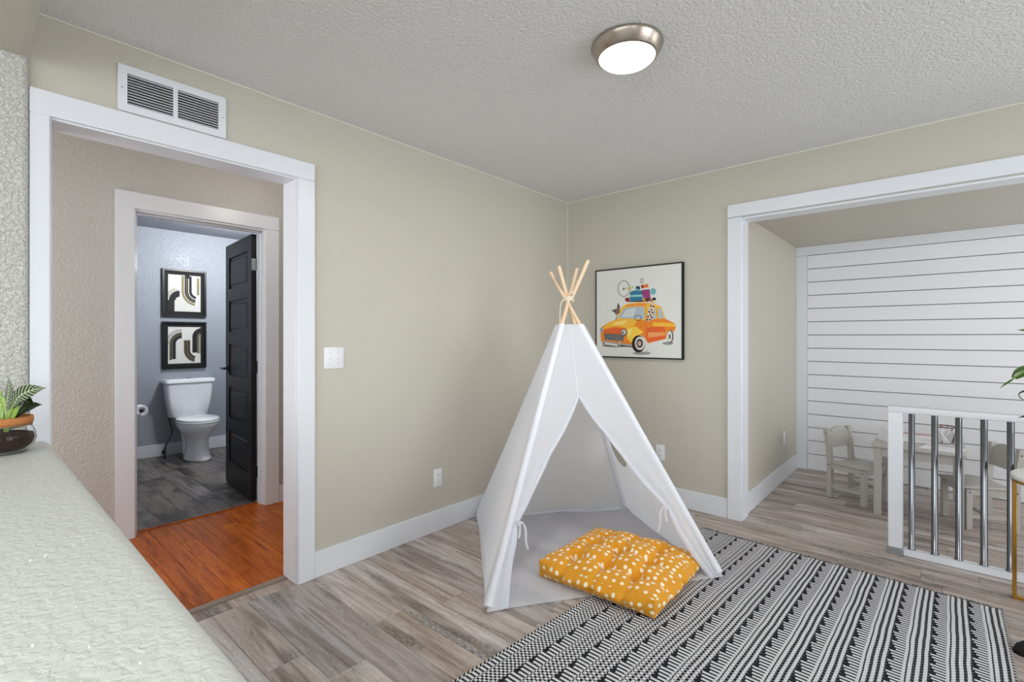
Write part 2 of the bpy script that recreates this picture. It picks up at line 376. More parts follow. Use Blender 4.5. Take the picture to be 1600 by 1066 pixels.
cbox('stop', (HX-.070, BO0+.012, BOZ-.026), (HX-.035, BO1-.012, BOZ-.013), d2)
base('baseboard_hall', 'white hall baseboard left of the bathroom casing', (HX, -4.6, 0), (HX+.015, -2.9095, .125))
base('baseboard_hall_end', 'white hall baseboard right of the bathroom casing', (HX, -1.9255, 0), (HX+.015, -.9, .125))
BX = -3.742; BWY0 = -2.95; BWY1 = -1.32
struct(boxes('wall_bathroom', [((BX-.1, BWY0-.1, 0), (BX, BWY1+.1, H)), ((BX, BWY1, 0), (HX-.11, BWY1+.1, H)), ((BX, BWY0-.1, 0), (HX-.11, BWY0, H))], M['bath_wall']), 'blue-grey textured bathroom wall behind the toilet')
struct(boxes('ceiling_bathroom', [((BX-.1, BWY0-.1, 2.405), (HX-.11, BWY1+.1, 2.5))], M['bath_ceiling']), 'dim grey bathroom ceiling')
base('baseboard_bathroom', 'white baseboard behind the toilet', (BX, BWY0, 0), (BX+.015, BWY1, .125))

# --- floors: every plank a piece of its own
def planks(name, label, x0, x1, y0, y1, width, seam, length, m, base_m, z=0, skip=None, gap=.0012, thick=.012):
    f = semp(name, label)
    box('underlay', (x0, y0, z-.05), (x1, y1, z-thick+.004), base_m, f)
    k = math.floor((y0-seam)/width)
    while seam+k*width < y1:
        a, b_ = max(y0, seam+k*width), min(y1, seam+(k+1)*width); k += 1
        if b_-a < .004: continue
        x = x0-random.random()*length
        while x < x1:
            p, q = max(x0, x), min(x1, x+length); x += length
            if q-p < .01: continue
            if skip and skip(p, q, a, b_): continue
            bm = bmesh.new(); bm_box(bm, (p+gap/2, a+gap/2, z-thick), (q-gap/2, b_-gap/2, z))
            top = [e for e in bm.edges if all(abs(v.co.z-z) < 1e-6 for v in e.verts)]
            bmesh.ops.bevel(bm, geom=top, offset=.0009, segments=1, affect='EDGES')
            from_bm('plank', bm, m, f)
    return f
planks('floor', 'grey wood-look plank floor of the room and alcove', 0, RX, -3.314, 0, .150, -2.335, 1.22, M['plank'], M['subfloor'])
planks('floor_alcove', 'grey wood-look plank floor of the play alcove', AX0-.013, RX, 0, AD+.018, .150, -2.335+.15*16, 1.22, M['plank'], M['subfloor'])
struct(boxes('floor_rear', [((0, BY, -.05), (RX, LB, 0))], simple('grey_floor_rear', (150, 140, 132), .45)), 'grey floor of the room behind the ledge')
struct(boxes('floor_sill', [((-.086, OY0, -.05), (0, OY1, 0))], M['plank']), 'grey floor strip in the doorway')
planks('floor_hall', 'glossy orange-brown oak plank floor of the hall', HX-.085, -.125, -4.6, -.9, .0865, -2.816, .95, M['oak_plank'], M['oak_joint'], gap=.0018)
planks('floor_bathroom', 'dark weathered grey plank floor of the bathroom', BX, HX-.085, BWY0, BWY1, .150, -2.33, 1.1, M['bath_plank'], M['subfloor'])
bm = bmesh.new(); bm_box(bm, (-.132, OY0+.010, -.004), (-.088, OY1-.010, .007)); bmesh.ops.bevel(bm, geom=bm.edges[:], offset=.004, segments=2, affect='EDGES')
struct(from_bm('trim_3', bm, simple('taupe_transition_strip', (150, 136, 122), .35, .3), None, True, 40), 'taupe metal strip between oak and grey floor')
struct(box('trim_4', (HX-.095, BO0+.012, -.004), (HX-.078, BO1-.012, .008), M['oak_plank'], None, .003, 2), 'thin oak strip at the bathroom threshold')
# ================================================================ FIXTURES ON WALLS AND CEILING
# return-air grille above the doorway
v = thing('return_air_grille', 'white louvred return air grille above the wide doorway', 'air vent', (0, -2.926, 2.2595))
gy, gz = .195, .0925
boxes('frame', [((0, -gy, -gz), (.010, gy, -gz+.030)), ((0, -gy, gz-.030), (.010, gy, gz)), ((0, -gy, -gz+.03), (.010, -gy+.030, gz-.03)), ((0, gy-.030, -gz+.03), (.010, gy, gz-.03)), ((0, -.008, -gz+.03), (.010, .008, gz-.03))], M['white'], v)
box('backing', (-.0005, -gy+.02, -gz+.02), (.0005, gy-.02, gz-.02), M['vent_dark'], v)
ns = 11
for side in (-1, 1):
    for k in range(ns):
        zc = -gz+.030+(2*gz-.06)*(k+.5)/ns
        lo, hi = (.008, gy-.030) if side > 0 else (-gy+.030, -.008)
        m4 = Matrix.Translation((.005, 0, zc)) @ Matrix.Rotation(R(38), 4, 'Y')
        box('louvre', (-.0052, lo, -.0008), (.0052, hi, .0008), M['white'], v, mat4=m4)
for s in (-1, 1):
    lathe('screw', [(.003, 0), (.003, .001)], M['steel'], v, 10).matrix_local = Matrix.Translation((.0102, s*(gy-.014), 0)) @ Matrix.Rotation(R(90), 4, 'Y')

# flush ceiling lamp
cl = thing('ceiling_lamp', 'round brushed nickel flush ceiling lamp with lit white dome', 'ceiling lamp', (1.512, -1.755, H))
lathe('metal_rim', [(.130, 0), (.141, -.002), (.143, -.008), (.139, -.016), (.120, -.050), (.114, -.054), (.110, -.052), (.110, -.03)], M['nickel'], cl, 64, cap=False)
lathe('diffuser', [(.113, -.046), (.110, -.056), (.098, -.066), (.075, -.075), (.045, -.080), (.002, -.082)], M['lamp'], cl, 64, cap=False)
gl = area('ceiling_lamp_glow', (1.512, -1.755, H-.090), (0, 0, -1), .19, .19, 12, (1, .985, .955)); gl.data.shape = 'DISK'

# wall plates: built facing +x
def outlet(label, loc, rz):
    o = thing('wall_outlet', label, 'outlet', loc, rz, 'white duplex outlets on the beige walls')
    box('plate', (0, -.035, -.0575), (.005, .035, .0575), M['plastic'], o, .002, 2)
    for s in (-1, 1):
        rec = lathe('receptacle', [(.0165, 0), (.0165, .0015), (.0155, .002)], M['plastic'], o, 20); rec.matrix_local = Matrix.Translation((.005, 0, s*.0195)) @ Matrix.Rotation(R(90), 4, 'Y')
        for q in (-1, 1): box('slot', (.0064, q*.006-.0012, s*.0195-.001), (.0073, q*.006+.0012, s*.0195+.008), M['slot'], o)
        box('slot', (.0064, -.002, s*.0195-.010), (.0073, .002, s*.0195-.006), M['slot'], o)
    return o
outlet('white duplex outlet on the left wall, between doorway and tent', (0, -1.477, .343), 0)
outlet('white duplex outlet under the car picture, beside the tent', (.857, 0, .380), R(-90))
outlet('white duplex outlet on the alcove side wall', (AX0-.013, 1.315, .365), 0)
sw_ = thing('light_switch', 'white double toggle switch plate right of the doorway', 'light switch', (0, -2.200, 1.147))
box('plate', (0, -.0575, -.0575), (.005, .0575, .0575), M['plastic'], sw_, .002, 2)
for s in (-1, 1):
    box('toggle', (.004, s*.023-.004, -.008), (.013, s*.023+.004, .004), M['plastic'], sw_, .001, 1)
    for q in (-1, 1): box('screw', (.0048, s*.023-.002, q*.03-.002), (.0056, s*.023+.002, q*.03+.002), M['steel'], sw_)

# ================================================================ TENT
A = Vector((.755, -1.075, 1.49))
FL, FR, BL, BR = Vector((.914, -1.954, .010)), Vector((1.604, -.918, .012)), Vector((.030, -1.140, .010)), Vector((.733, -.325, .010))
TOP = .893
tent = thing('play_tent', 'white cotton play tent on crossed wooden poles in the room corner', 'tent', (.80, -1.035, 0))
TO = Vector((.80, -1.035, 0))
POLES = []
for k, c in enumerate((FL, FR, BL, BR)):
    d = (A-c); tip = A+d.normalized()*(.235, .20, .255, .22)[k]
    off = Vector(((.010, -.010), (-.010, -.012), (.012, .010), (-.012, .012))[k]+(0,))
    st = c-TO+(A-c)*.012+Vector((0, 0, .004)); en = tip-TO+off*1.3; POLES.append((st, en, c))
    tube('pole', [st, st+(en-st)*.5, en-(en-st).normalized()*.004, en], [.0115, .0115, .0115, .009], M['pole'], tent, 12)
def panel_pt(a, b, f, s, out=0.0):
    p = a.lerp(A, f); q = b.lerp(A, f); n = (b-a).cross(A-a).normalized()
    c = Vector((.80, -1.035, .4))
    if n.dot((a+b)/2-c) < 0: n = -n
    return p.lerp(q, s)+n*out
def sag(f, s, seed):
    e = math.sin(PI*s)
    w = (math.sin(9*f+seed*2.1+5*s)*.35+math.sin(23*s+4*f*seed+seed)*.22*(1-f)+math.sin(14*f-11*s+seed)*.2)
    return .013-e*.028*(1-f)+w*.010*e*(1-f*.6)
def panel(name, a, b, seed, nf=48, nsn=40, hole=None, f0=.0):
    V = []; F = []
    for i in range(nf+1):
        f = f0+(TOP-f0)*i/nf
        for j in range(nsn+1):
            s = j/nsn; fj, sj = f, s
            if hole:
                hf, hs, rf, rs = hole; df, ds = (f-hf)/rf, (s-hs)/rs; rr = math.hypot(df, ds)
                if .70 < rr < 1.25: fj, sj = hf+df/rr*rf*(1 if rr < 1.12 else rr/1.06*1.0 if False else 1+(rr-1.12)*1.9), hs+ds/rr*rs*(1 if rr < 1.12 else 1+(rr-1.12)*1.9)
            V.append(panel_pt(a, b, fj, sj, sag(fj, sj, seed))-TO)
    for i in range(nf):
        for j in range(nsn):
            if hole:
                f = f0+(TOP-f0)*(i+.5)/nf; s = (j+.5)/nsn
                if math.hypot((f-hole[0])/hole[2], (s-hole[1])/hole[3]) < .93: continue
            F.append((i*(nsn+1)+j, i*(nsn+1)+j+1, (i+1)*(nsn+1)+j+1, (i+1)*(nsn+1)+j))
    return obj(name, V, F, M['canvas'], tent, True)
panel('side_panel', FL, BL, 1)
panel('rear_panel', BL, BR, 2)
HOLE = (.352, .80, .095, .165)
rp_ = panel('side_panel', FR, BR, 3, 90, 80, HOLE)
ring = [panel_pt(FR, BR, HOLE[0]+HOLE[2]*math.sin(2*PI*k/40), HOLE[1]+HOLE[3]*math.cos(2*PI*k/40), sag(HOLE[0], HOLE[1], 3)) - TO for k in range(41)]
tube('window_hem', ring, .0035, M['canvas'], rp_, 6, False)
def interp(tab, f):
    for (a, x), (b, y) in zip(tab[:-1], tab[1:]):
        if a >= f >= b: return x+(y-x)*(a-f)/(a-b)
    return tab[-1][1] if f < tab[-1][0] else tab[0][1]
LT = [(.90, .40), (.75, .425), (.622, .441), (.53, .312), (.43, .176), (.32, .092), (.226, .036), (.17, .048), (.123, .05), (.06, .062), (0, .075)]
RT = [(.90, .40), (.75, .425), (.622, .441), (.55, .565), (.482, .672), (.41, .756), (.344, .818), (.28, .875), (.221, .918), (.15, .915), (.078, .934), (0, .968)]
def flap(name, tab, side, seed):
    V = []; F = []; nf, nn = 70, 26; edge = []
    for i in range(nf+1):
        f = TOP*(1-i/nf); e = interp(tab, f); op = max(0, min(1, (.622-f)/.08)); tie = math.exp(-((f-.224)/.05)**2)
        for j in range(nn+1):
            u = j/nn; s = e*u if side < 0 else 1-(1-e)*u
            gath = op*(1-.6*tie)*min(1, (.62-f)*3)
            wv = math.sin(u*PI*3+seed)*.012*gath*u+math.sin(f*17+u*4+seed)*.006*op*u
            o = .014+wv-(.018*u*op)
            if f > .622: o = sag(f, s, 4)
            V.append(panel_pt(FL, FR, f, s, o)-TO)
        edge.append((f, Vector(V[-1])))
    for i in range(nf):
        for j in range(nn): F.append((i*(nn+1)+j, i*(nn+1)+j+1, (i+1)*(nn+1)+j+1, (i+1)*(nn+1)+j))
    o = obj(name, V, F, M['canvas'], tent, True)
    pts = [p for f, p in edge if f <= .63]; rr = [max(.004, .005+.009*min(1, (.63-f)/.4)*(1-.55*math.exp(-((f-.224)/.04)**2))) for f, p in edge if f <= .63]
    n = (FR-FL).cross(A-FL).normalized()
    tube('rolled_edge', pts, rr, M['canvas'], o, 10)
    return o, edge
fl_, el_ = flap('door_flap', LT, -1, .6); fr_, er_ = flap('door_flap', RT, 1, 2.0)
# seam above the opening and hem sleeves on the poles
sm = [panel_pt(FL, FR, f, interp(LT, f), sag(f, .42, 4)+.002)-TO for f in [TOP-(TOP-.622)*k/8 for k in range(9)]]
tube('seam', sm, .0028, M['canvas'], tent, 6)
for (st, en, c), q in zip(POLES, (.021, .021, .019, .0145)):
    fz = (TOP*A.z-st.z)/(en.z-st.z)
    tube('pole_sleeve', [st+(en-st)*f*fz for f in (0, .05, .2, .5, .8, 1.0)], [q, q*.95, q*.9, q*.88, q*.86, q*.84], M['sleeve'], tent, 12, False)
# tie ribbons
def ribbon(name, pts, wid, par):
    P = catmull(pts, 5); V = []; F = []
    for p in P: V += [p+Vector((-wid*.75, -wid*.66, 0)), p+Vector((wid*.75, wid*.66, 0))]
    for i in range(len(P)-1): F.append((2*i, 2*i+1, 2*i+3, 2*i+2))
    return obj(name, V, F, M['canvas'], par, True)
for tab, s in ((el_, 1), (er_, -1)):
    p = min(tab, key=lambda q: abs(q[0]-.226))[1]; fw = Vector((.020, -.022, 0)); rt = Vector((.030, .026, 0))*s
    ribbon('tie_ribbon', [p+fw*.3, p+fw+rt*.5+Vector((0, 0, .012)), p+fw+rt+Vector((0, 0, -.02)), p+fw+rt*1.1+Vector((0, 0, -.085)), p+fw+rt*1.35+Vector((0, 0, -.125))], .0055, tent)
    ribbon('tie_ribbon', [p+fw*.3, p+fw+rt*.3+Vector((0, 0, .008)), p+fw+rt*.35+Vector((0, 0, -.03)), p+fw+rt*.2+Vector((0, 0, -.07))], .0055, tent)
    loop = [p+fw*.6+Vector((.016*math.cos(t), .012*math.cos(t)*s, .012*math.sin(t))) for t in [2*PI*k/12 for k in range(13)]]
    tube('tie_bow', loop, .0035, M['canvas'], tent, 6, False)
# floor sheet with shallow wrinkles
V = []; F = []; n = 44
for i in range(n+1):
    for j in range(n+1):
        a, b_ = i/n, j/n
        p = FL.lerp(FR, a).lerp(BL.lerp(BR, a), b_)
        e = min(a, 1-a, b_, 1-b_); wz = (math.sin(17*a+6*b_)*.5+math.sin(11*b_-23*a+1)*.5+math.sin(31*a+27*b_))*.0022*min(1, e*8)
        V.append(Vector((p.x, p.y, .0125+max(0, wz)+.022*max(0, (b_-.955)/.045)**2))-TO)
for i in range(n):
    for j in range(n): F.append((i*(n+1)+j, (i+1)*(n+1)+j, (i+1)*(n+1)+j+1, i*(n+1)+j+1))
obj('floor_sheet', V, F, M['canvas'], tent, True)
back = [BL.lerp(BR, t)+Vector((.02, -.03, .012+.006*math.sin(t*14)))-TO for t in [.04+.92*k/24 for k in range(25)]]
tube('floor_hem', back, [.010+.004*math.sin(k*1.7) for k in range(25)], M['canvas'], tent, 8)
# lashing cord at the crossing, with a loose end
co = []
for k in range(61):
    t = k/60*2*PI*3.2; co.append(A-TO+Vector((.030*math.cos(t), .030*math.sin(t), -.014+.028*k/60)))
tube('lashing_cord', co, .0055, M['rope'], tent, 8)
RV = Vector((.75, .66, 0)); FV = Vector((-.661, .75, 0))
q0 = A-TO-FV*.03
tube('loose_cord', catmull([q0-RV*.028, q0-RV*.050+Vector((0, 0, -.03)), q0-RV*.056-FV*.01+Vector((0, 0, -.10)), q0-RV*.060-FV*.03+Vector((0, 0, -.17)), q0-RV*.064-FV*.035+Vector((0, 0, -.235))]), .0034, M['rope'], tent, 7)
tube('loose_cord', catmull([q0+RV*.01, q0+RV*.03+Vector((0, 0, .02)), q0+RV*.012+Vector((0, 0, .045)), q0-RV*.005+Vector((0, 0, .02))]), .0034, M['rope'], tent, 7)

# ================================================================ FLOOR CUSHION
m, nt, b = new_mat('mustard_polka_dot_cotton')
uvn = N(nt, 'ShaderNodeUVMap'); vo = N(nt, 'ShaderNodeTexVoronoi', voronoi_dimensions='2D', feature='F1'); vo.inputs['Scale'].default_value = 25; vo.inputs['Randomness'].default_value = .42
L(nt, uvn.outputs[0], vo.inputs['Vector'])
dots = ramp(nt, vo.outputs['Distance'], [(.205, (1, 1, 1)), (.245, (0, 0, 0))])
col = MIX(nt, dots, lin(228, 156, 26), lin(250, 240, 212)); L(nt, col, b.inputs['Base Color']); b.inputs['Roughness'].default_value = .85; b.inputs['Sheen Weight'].default_value = .15
tc = N(nt, 'ShaderNodeTexCoord'); nz = N(nt, 'ShaderNodeTexNoise'); nz.inputs['Scale'].default_value = 14; nz.inputs['Detail'].default_value = 4; L(nt, tc.outputs['Object'], nz.inputs['Vector'])
bp = N(nt, 'ShaderNodeBump'); bp.inputs['Strength'].default_value = .35; bp.inputs['Distance'].default_value = .012; L(nt, nz.outputs['Fac'], bp.inputs['Height']); L(nt, bp.outputs[0], b.inputs['Normal'])
M['dots'] = m
mustard = simple('mustard_button', (222, 150, 24), .8)
cu = thing('floor_cushion', 'tufted mustard yellow floor cushion with white polka dots at the tent mouth', 'cushion', (1.19, -1.215, .0165), R(3.0))
Lc = .305; TU = [(-.165, -.165), (0, -.165), (.165, -.165), (-.165, 0), (0, 0), (.165, 0), (-.165, .165), (0, .165), (.165, .165)]
def ctop(x, y):
    ex, ey = abs(x)/Lc, abs(y)/Lc
    z = .074+.062*((1-ex**2.6)*(1-ey**2.6))**.75+.008*math.sin(x*9+1)*math.sin(y*8)+.004*math.sin(23*x+17*y)
    for tx, ty in TU:
        d = math.hypot(x-tx, y-ty); a = math.atan2(y-ty, x-tx)
        z -= .040*math.exp(-(d/.028)**2)+.026*math.exp(-(d/.060)**2)*(1+.40*math.cos(4*a))+.006*math.exp(-(d/.05)**2)*math.cos(9*a+tx*40)
    for g in (-.165, 0, .165):
        z -= .010*(math.exp(-((x-g)/.016)**2)*(1-abs(y)/Lc*.2)+math.exp(-((y-g)/.016)**2)*(1-abs(x)/Lc*.2))
    return z
n = 84; V = []; F = []; UV = []
for i in range(n+1):
    for j in range(n+1):
        x, y = -Lc+2*Lc*i/n, -Lc+2*Lc*j/n
        pin = 1+.02*((x/Lc)**2*(y/Lc)**2)
        V.append((x*pin, y*pin, ctop(x, y))); UV.append((x, y))
for i in range(n):
    for j in range(n): F.append((i*(n+1)+j, (i+1)*(n+1)+j, (i+1)*(n+1)+j+1, i*(n+1)+j+1))
mz = 12
for sd in range(4):
    b0 = len(V)
    for i in range(n+1):
        t = -Lc+2*Lc*i/n
        x, y = ((t, -Lc), (Lc, t), (-t, Lc), (-Lc, -t))[sd]; nx, ny = ((0, -1), (1, 0), (0, 1), (-1, 0))[sd]
        pin = 1+.02*((x/Lc)**2*(y/Lc)**2); zt = ctop(x, y)
        for k in range(mz+1):
            q = k/mz
            out = .034*math.sin(PI*q**.8)*(1-abs(t/Lc)**4)
            cr = sum(math.exp(-((t-g)/.013)**2) for g in (-.165, 0, .165))*.017*math.sin(PI*min(1, (1-q)*1.05))+.004*math.sin(t*70+q*3+sd)*math.sin(PI*q)
            o_ = out-cr*(1-abs(t/Lc)**6)
            V.append((x*pin+nx*o_, y*pin+ny*o_, zt*(1-q))); UV.append((t+sd*1.37, Lc+q*zt+sd*.71))
    for i in range(n):
        for k in range(mz): a = b0+i*(mz+1)+k; F.append((a, a+1, a+mz+2, a+mz+1))
b0 = len(V); V += [(-Lc, -Lc, .0), (Lc, -Lc, .0), (Lc, Lc, .0), (-Lc, Lc, .0)]; UV += [(-Lc, -Lc), (Lc, -Lc), (Lc, Lc), (-Lc, Lc)]; F.append((b0, b0+3, b0+2, b0+1))
co_ = obj('cover', V, F, M['dots'], cu, True)
ul = co_.data.uv_layers.new(name='UVMap')
for lp in co_.data.loops: ul.data[lp.index].uv = UV[lp.vertex_index]
bm = bmesh.new(); bm.from_mesh(co_.data); bmesh.ops.remove_doubles(bm, verts=bm.verts[:], dist=1e-5); bmesh.ops.recalc_face_normals(bm, faces=bm.faces[:]); bm.to_mesh(co_.data); bm.free()
for p_ in co_.data.polygons: p_.use_smooth = True
for tx, ty in TU:
    bu = lathe('tuft_button', [(.001, .006), (.006, .005), (.008, .001), (.006, -.003)], mustard, cu, 10); bu.location = (tx, ty, ctop(tx, ty)+.001)

# ================================================================ RUG
m, nt, b = new_mat('black_white_woven_rug')
uvn = N(nt, 'ShaderNodeUVMap'); sp = N(nt, 'ShaderNodeSeparateXYZ')
# slight waviness of the weave
tc = N(nt, 'ShaderNodeTexCoord'); nz = N(nt, 'ShaderNodeTexNoise'); nz.inputs['Scale'].default_value = 3.5; nz.inputs['Detail'].default_value = 2; L(nt, tc.outputs['Object'], nz.inputs['Vector'])
vm = N(nt, 'ShaderNodeVectorMath', operation='MULTIPLY_ADD'); L(nt, nz.outputs['Color'], vm.inputs[0]); vm.inputs[1].default_value = (.014, .014, 0); L(nt, uvn.outputs[0], vm.inputs[2])
L(nt, vm.outputs[0], sp.inputs[0]); X, Y = sp.outputs[0], sp.outputs[1]
ph = MATH(nt, 'FRACT', MATH(nt, 'DIVIDE', X, .1185))
rw = MATH(nt, 'FRACT', MATH(nt, 'DIVIDE', Y, .020)); rw2 = MATH(nt, 'FRACT', MATH(nt, 'ADD', rw, .5))
kk = MATH(nt, 'FRACT', MATH(nt, 'DIVIDE', Y, .080))
w1, k0 = (1, 1, 1), (0, 0, 0)
whitecol = ramp(nt, ph, [(0, w1), (.05, k0), (.135, w1), (.232, k0), (.315, w1), (.41, k0), (.83, w1), (.91, k0), (.95, w1)], 'CONSTANT')
duty = ramp(nt, MATH(nt, 'SUBTRACT', MATH(nt, 'DIVIDE', X, 1.4), .22), [(.05, (.54,)*3), (.5, (.93,)*3)])
cw = MATH(nt, 'LESS_THAN', rw, duty); cb = MATH(nt, 'GREATER_THAN', rw, duty)
stripe = MATH(nt, 'ADD', MATH(nt, 'MULTIPLY', whitecol, cw), MATH(nt, 'MULTIPLY', MATH(nt, 'SUBTRACT', 1, whitecol), cb))
start = ramp(nt, kk, [(0, (.45,)*3), (.25, (.50,)*3), (.5, (.55,)*3), (.75, (.60,)*3)], 'CONSTANT')
tw = MATH(nt, 'MULTIPLY', MATH(nt, 'GREATER_THAN', ph, start), MATH(nt, 'LESS_THAN', rw, .55))
teeth = MATH(nt, 'MULTIPLY', MATH(nt, 'GREATER_THAN', ph, .46), MATH(nt, 'LESS_THAN', ph, .83))
isw = MATH(nt, 'ADD', MATH(nt, 'MULTIPLY', teeth, tw), MATH(nt, 'MULTIPLY', MATH(nt, 'SUBTRACT', 1, teeth), stripe))
col = MIX(nt, isw, lin(40, 40, 44), lin(216, 216, 219)); L(nt, col, b.inputs['Base Color']); b.inputs['Roughness'].default_value = .95; b.inputs['Specular IOR Level'].default_value = .1
bp = N(nt, 'ShaderNodeBump'); bp.inputs['Strength'].default_value = .5; bp.inputs['Distance'].default_value = .003; L(nt, isw, bp.inputs['Height']); L(nt, bp.outputs[0], b.inputs['Normal'])
M['rug'] = m
rug = thing('area_rug', 'black and white woven striped rug on the plank floor', 'rug', (1.9, -1.8, 0))
TL, TR, BR_, BL_ = (1.292, -.31), (2.675, -.372), (2.662, -3.24), (1.066, -3.24)
nx_, ny_ = 40, 80; V = []; F = []; UV = []
def rug_pt(s, t):
    xl, yl = TL[0]+(BL_[0]-TL[0])*t, TL[1]+(BL_[1]-TL[1])*t; xr, yr = TR[0]+(BR_[0]-TR[0])*t, TR[1]+(BR_[1]-TR[1])*t
    return xl+(xr-xl)*s-1.9, yl+(yr-yl)*s+1.8
for zz in (1, 0):
    for i in range(nx_+1):
        for j in range(ny_+1):
            s, t = i/nx_, j/ny_; x, y = rug_pt(s, t); e = min(s, 1-s, t, 1-t)
            V.append((x, y, (.0055+.0008*math.sin(9*t*2.9+5*s)*min(1, e*9)) if zz else .0006))
            UV.append((-(1-s)*1.40+.1185*14.18+.030-.007, t*2.9))
nv = (nx_+1)*(ny_+1)
for zz in (0, 1):
    for i in range(nx_):
        for j in range(ny_):
            a = zz*nv+i*(ny_+1)+j; f = (a, a+1, a+ny_+2, a+ny_+1); F.append(f if zz else f)
bd = [i*(ny_+1) for i in range(nx_+1)]+[nx_*(ny_+1)+j for j in range(1, ny_+1)]+[i*(ny_+1)+ny_ for i in range(nx_-1, -1, -1)]+[j for j in range(ny_-1, 0, -1)]
for a, c in zip(bd, bd[1:]+bd[:1]): F.append((a, c, c+nv, a+nv))
ro = obj('woven_field', V, F, M['rug'], rug, False); ul = ro.data.uv_layers.new(name='UVMap')
for lp in ro.data.loops: ul.data[lp.index].uv = UV[lp.vertex_index]
m, nt, b = new_mat('black_white_braid'); tc = N(nt, 'ShaderNodeTexCoord'); sp = N(nt, 'ShaderNodeSeparateXYZ'); L(nt, tc.outputs['Object'], sp.inputs[0])
fr_n = MATH(nt, 'FRACT', MATH(nt, 'DIVIDE', MATH(nt, 'ADD', sp.outputs[1], MATH(nt, 'MULTIPLY', sp.outputs[0], 1.2)), .022)); L(nt, MIX(nt, MATH(nt, 'LESS_THAN', fr_n, .45), lin(24, 23, 25), lin(206, 204, 200)), b.inputs['Base Color']); b.inputs['Roughness'].default_value = .95
M['braid'] = m
for s, nm in ((1, 'edge_binding'), (0, 'edge_binding')):
    pts = [Vector((*rug_pt(s, k/60), .0048+.0008*math.sin(k*2.1))) for k in range(61)]
    tube(nm, pts, .0052, M['braid'], rug, 8)
bm = bmesh.new(); rnd = random.Random(3)
for k in range(240):
    s = k/239; x, y = rug_pt(s, 0); a = rnd.uniform(-.5, .5); l = rnd.uniform(.008, .020)
    m4 = Matrix.Translation((x, y-.002, .0035)) @ Matrix.Rotation(a, 4, 'Z') @ Matrix.Rotation(rnd.uniform(-.05, .12), 4, 'X')
    bm_box(bm, (-.0024, 0, -.0022), (.0024, l, .0022), m4)
fr = from_bm('fringe', bm, simple('dark_grey_fringe', (84, 82, 82), .95), rug); fr['kind'] = 'stuff'
CAR_PALETTE=[(150,150,150),(120,115,112),(110,108,108),(225,222,212),(236,134,34),(245,186,60),(250,215,120),(228,100,40),(250,205,70),(252,225,120),(240,160,90),(236,150,60),(176,190,196),(205,212,212),(28,24,24),(200,110,40),(52,50,50),(190,188,184),(170,168,166),(200,196,190),(205,205,205),(120,120,125),(150,170,185),(60,45,40),(190,165,150),(90,40,30),(140,30,40),(44,120,150),(150,200,205),(30,60,90),(80,150,180),(226,120,40),(150,30,30),(150,60,120),(110,175,185),(200,150,60),(190,190,60),(120,100,92),(60,45,42),(235,215,195),(90,40,45),(225,190,165)]
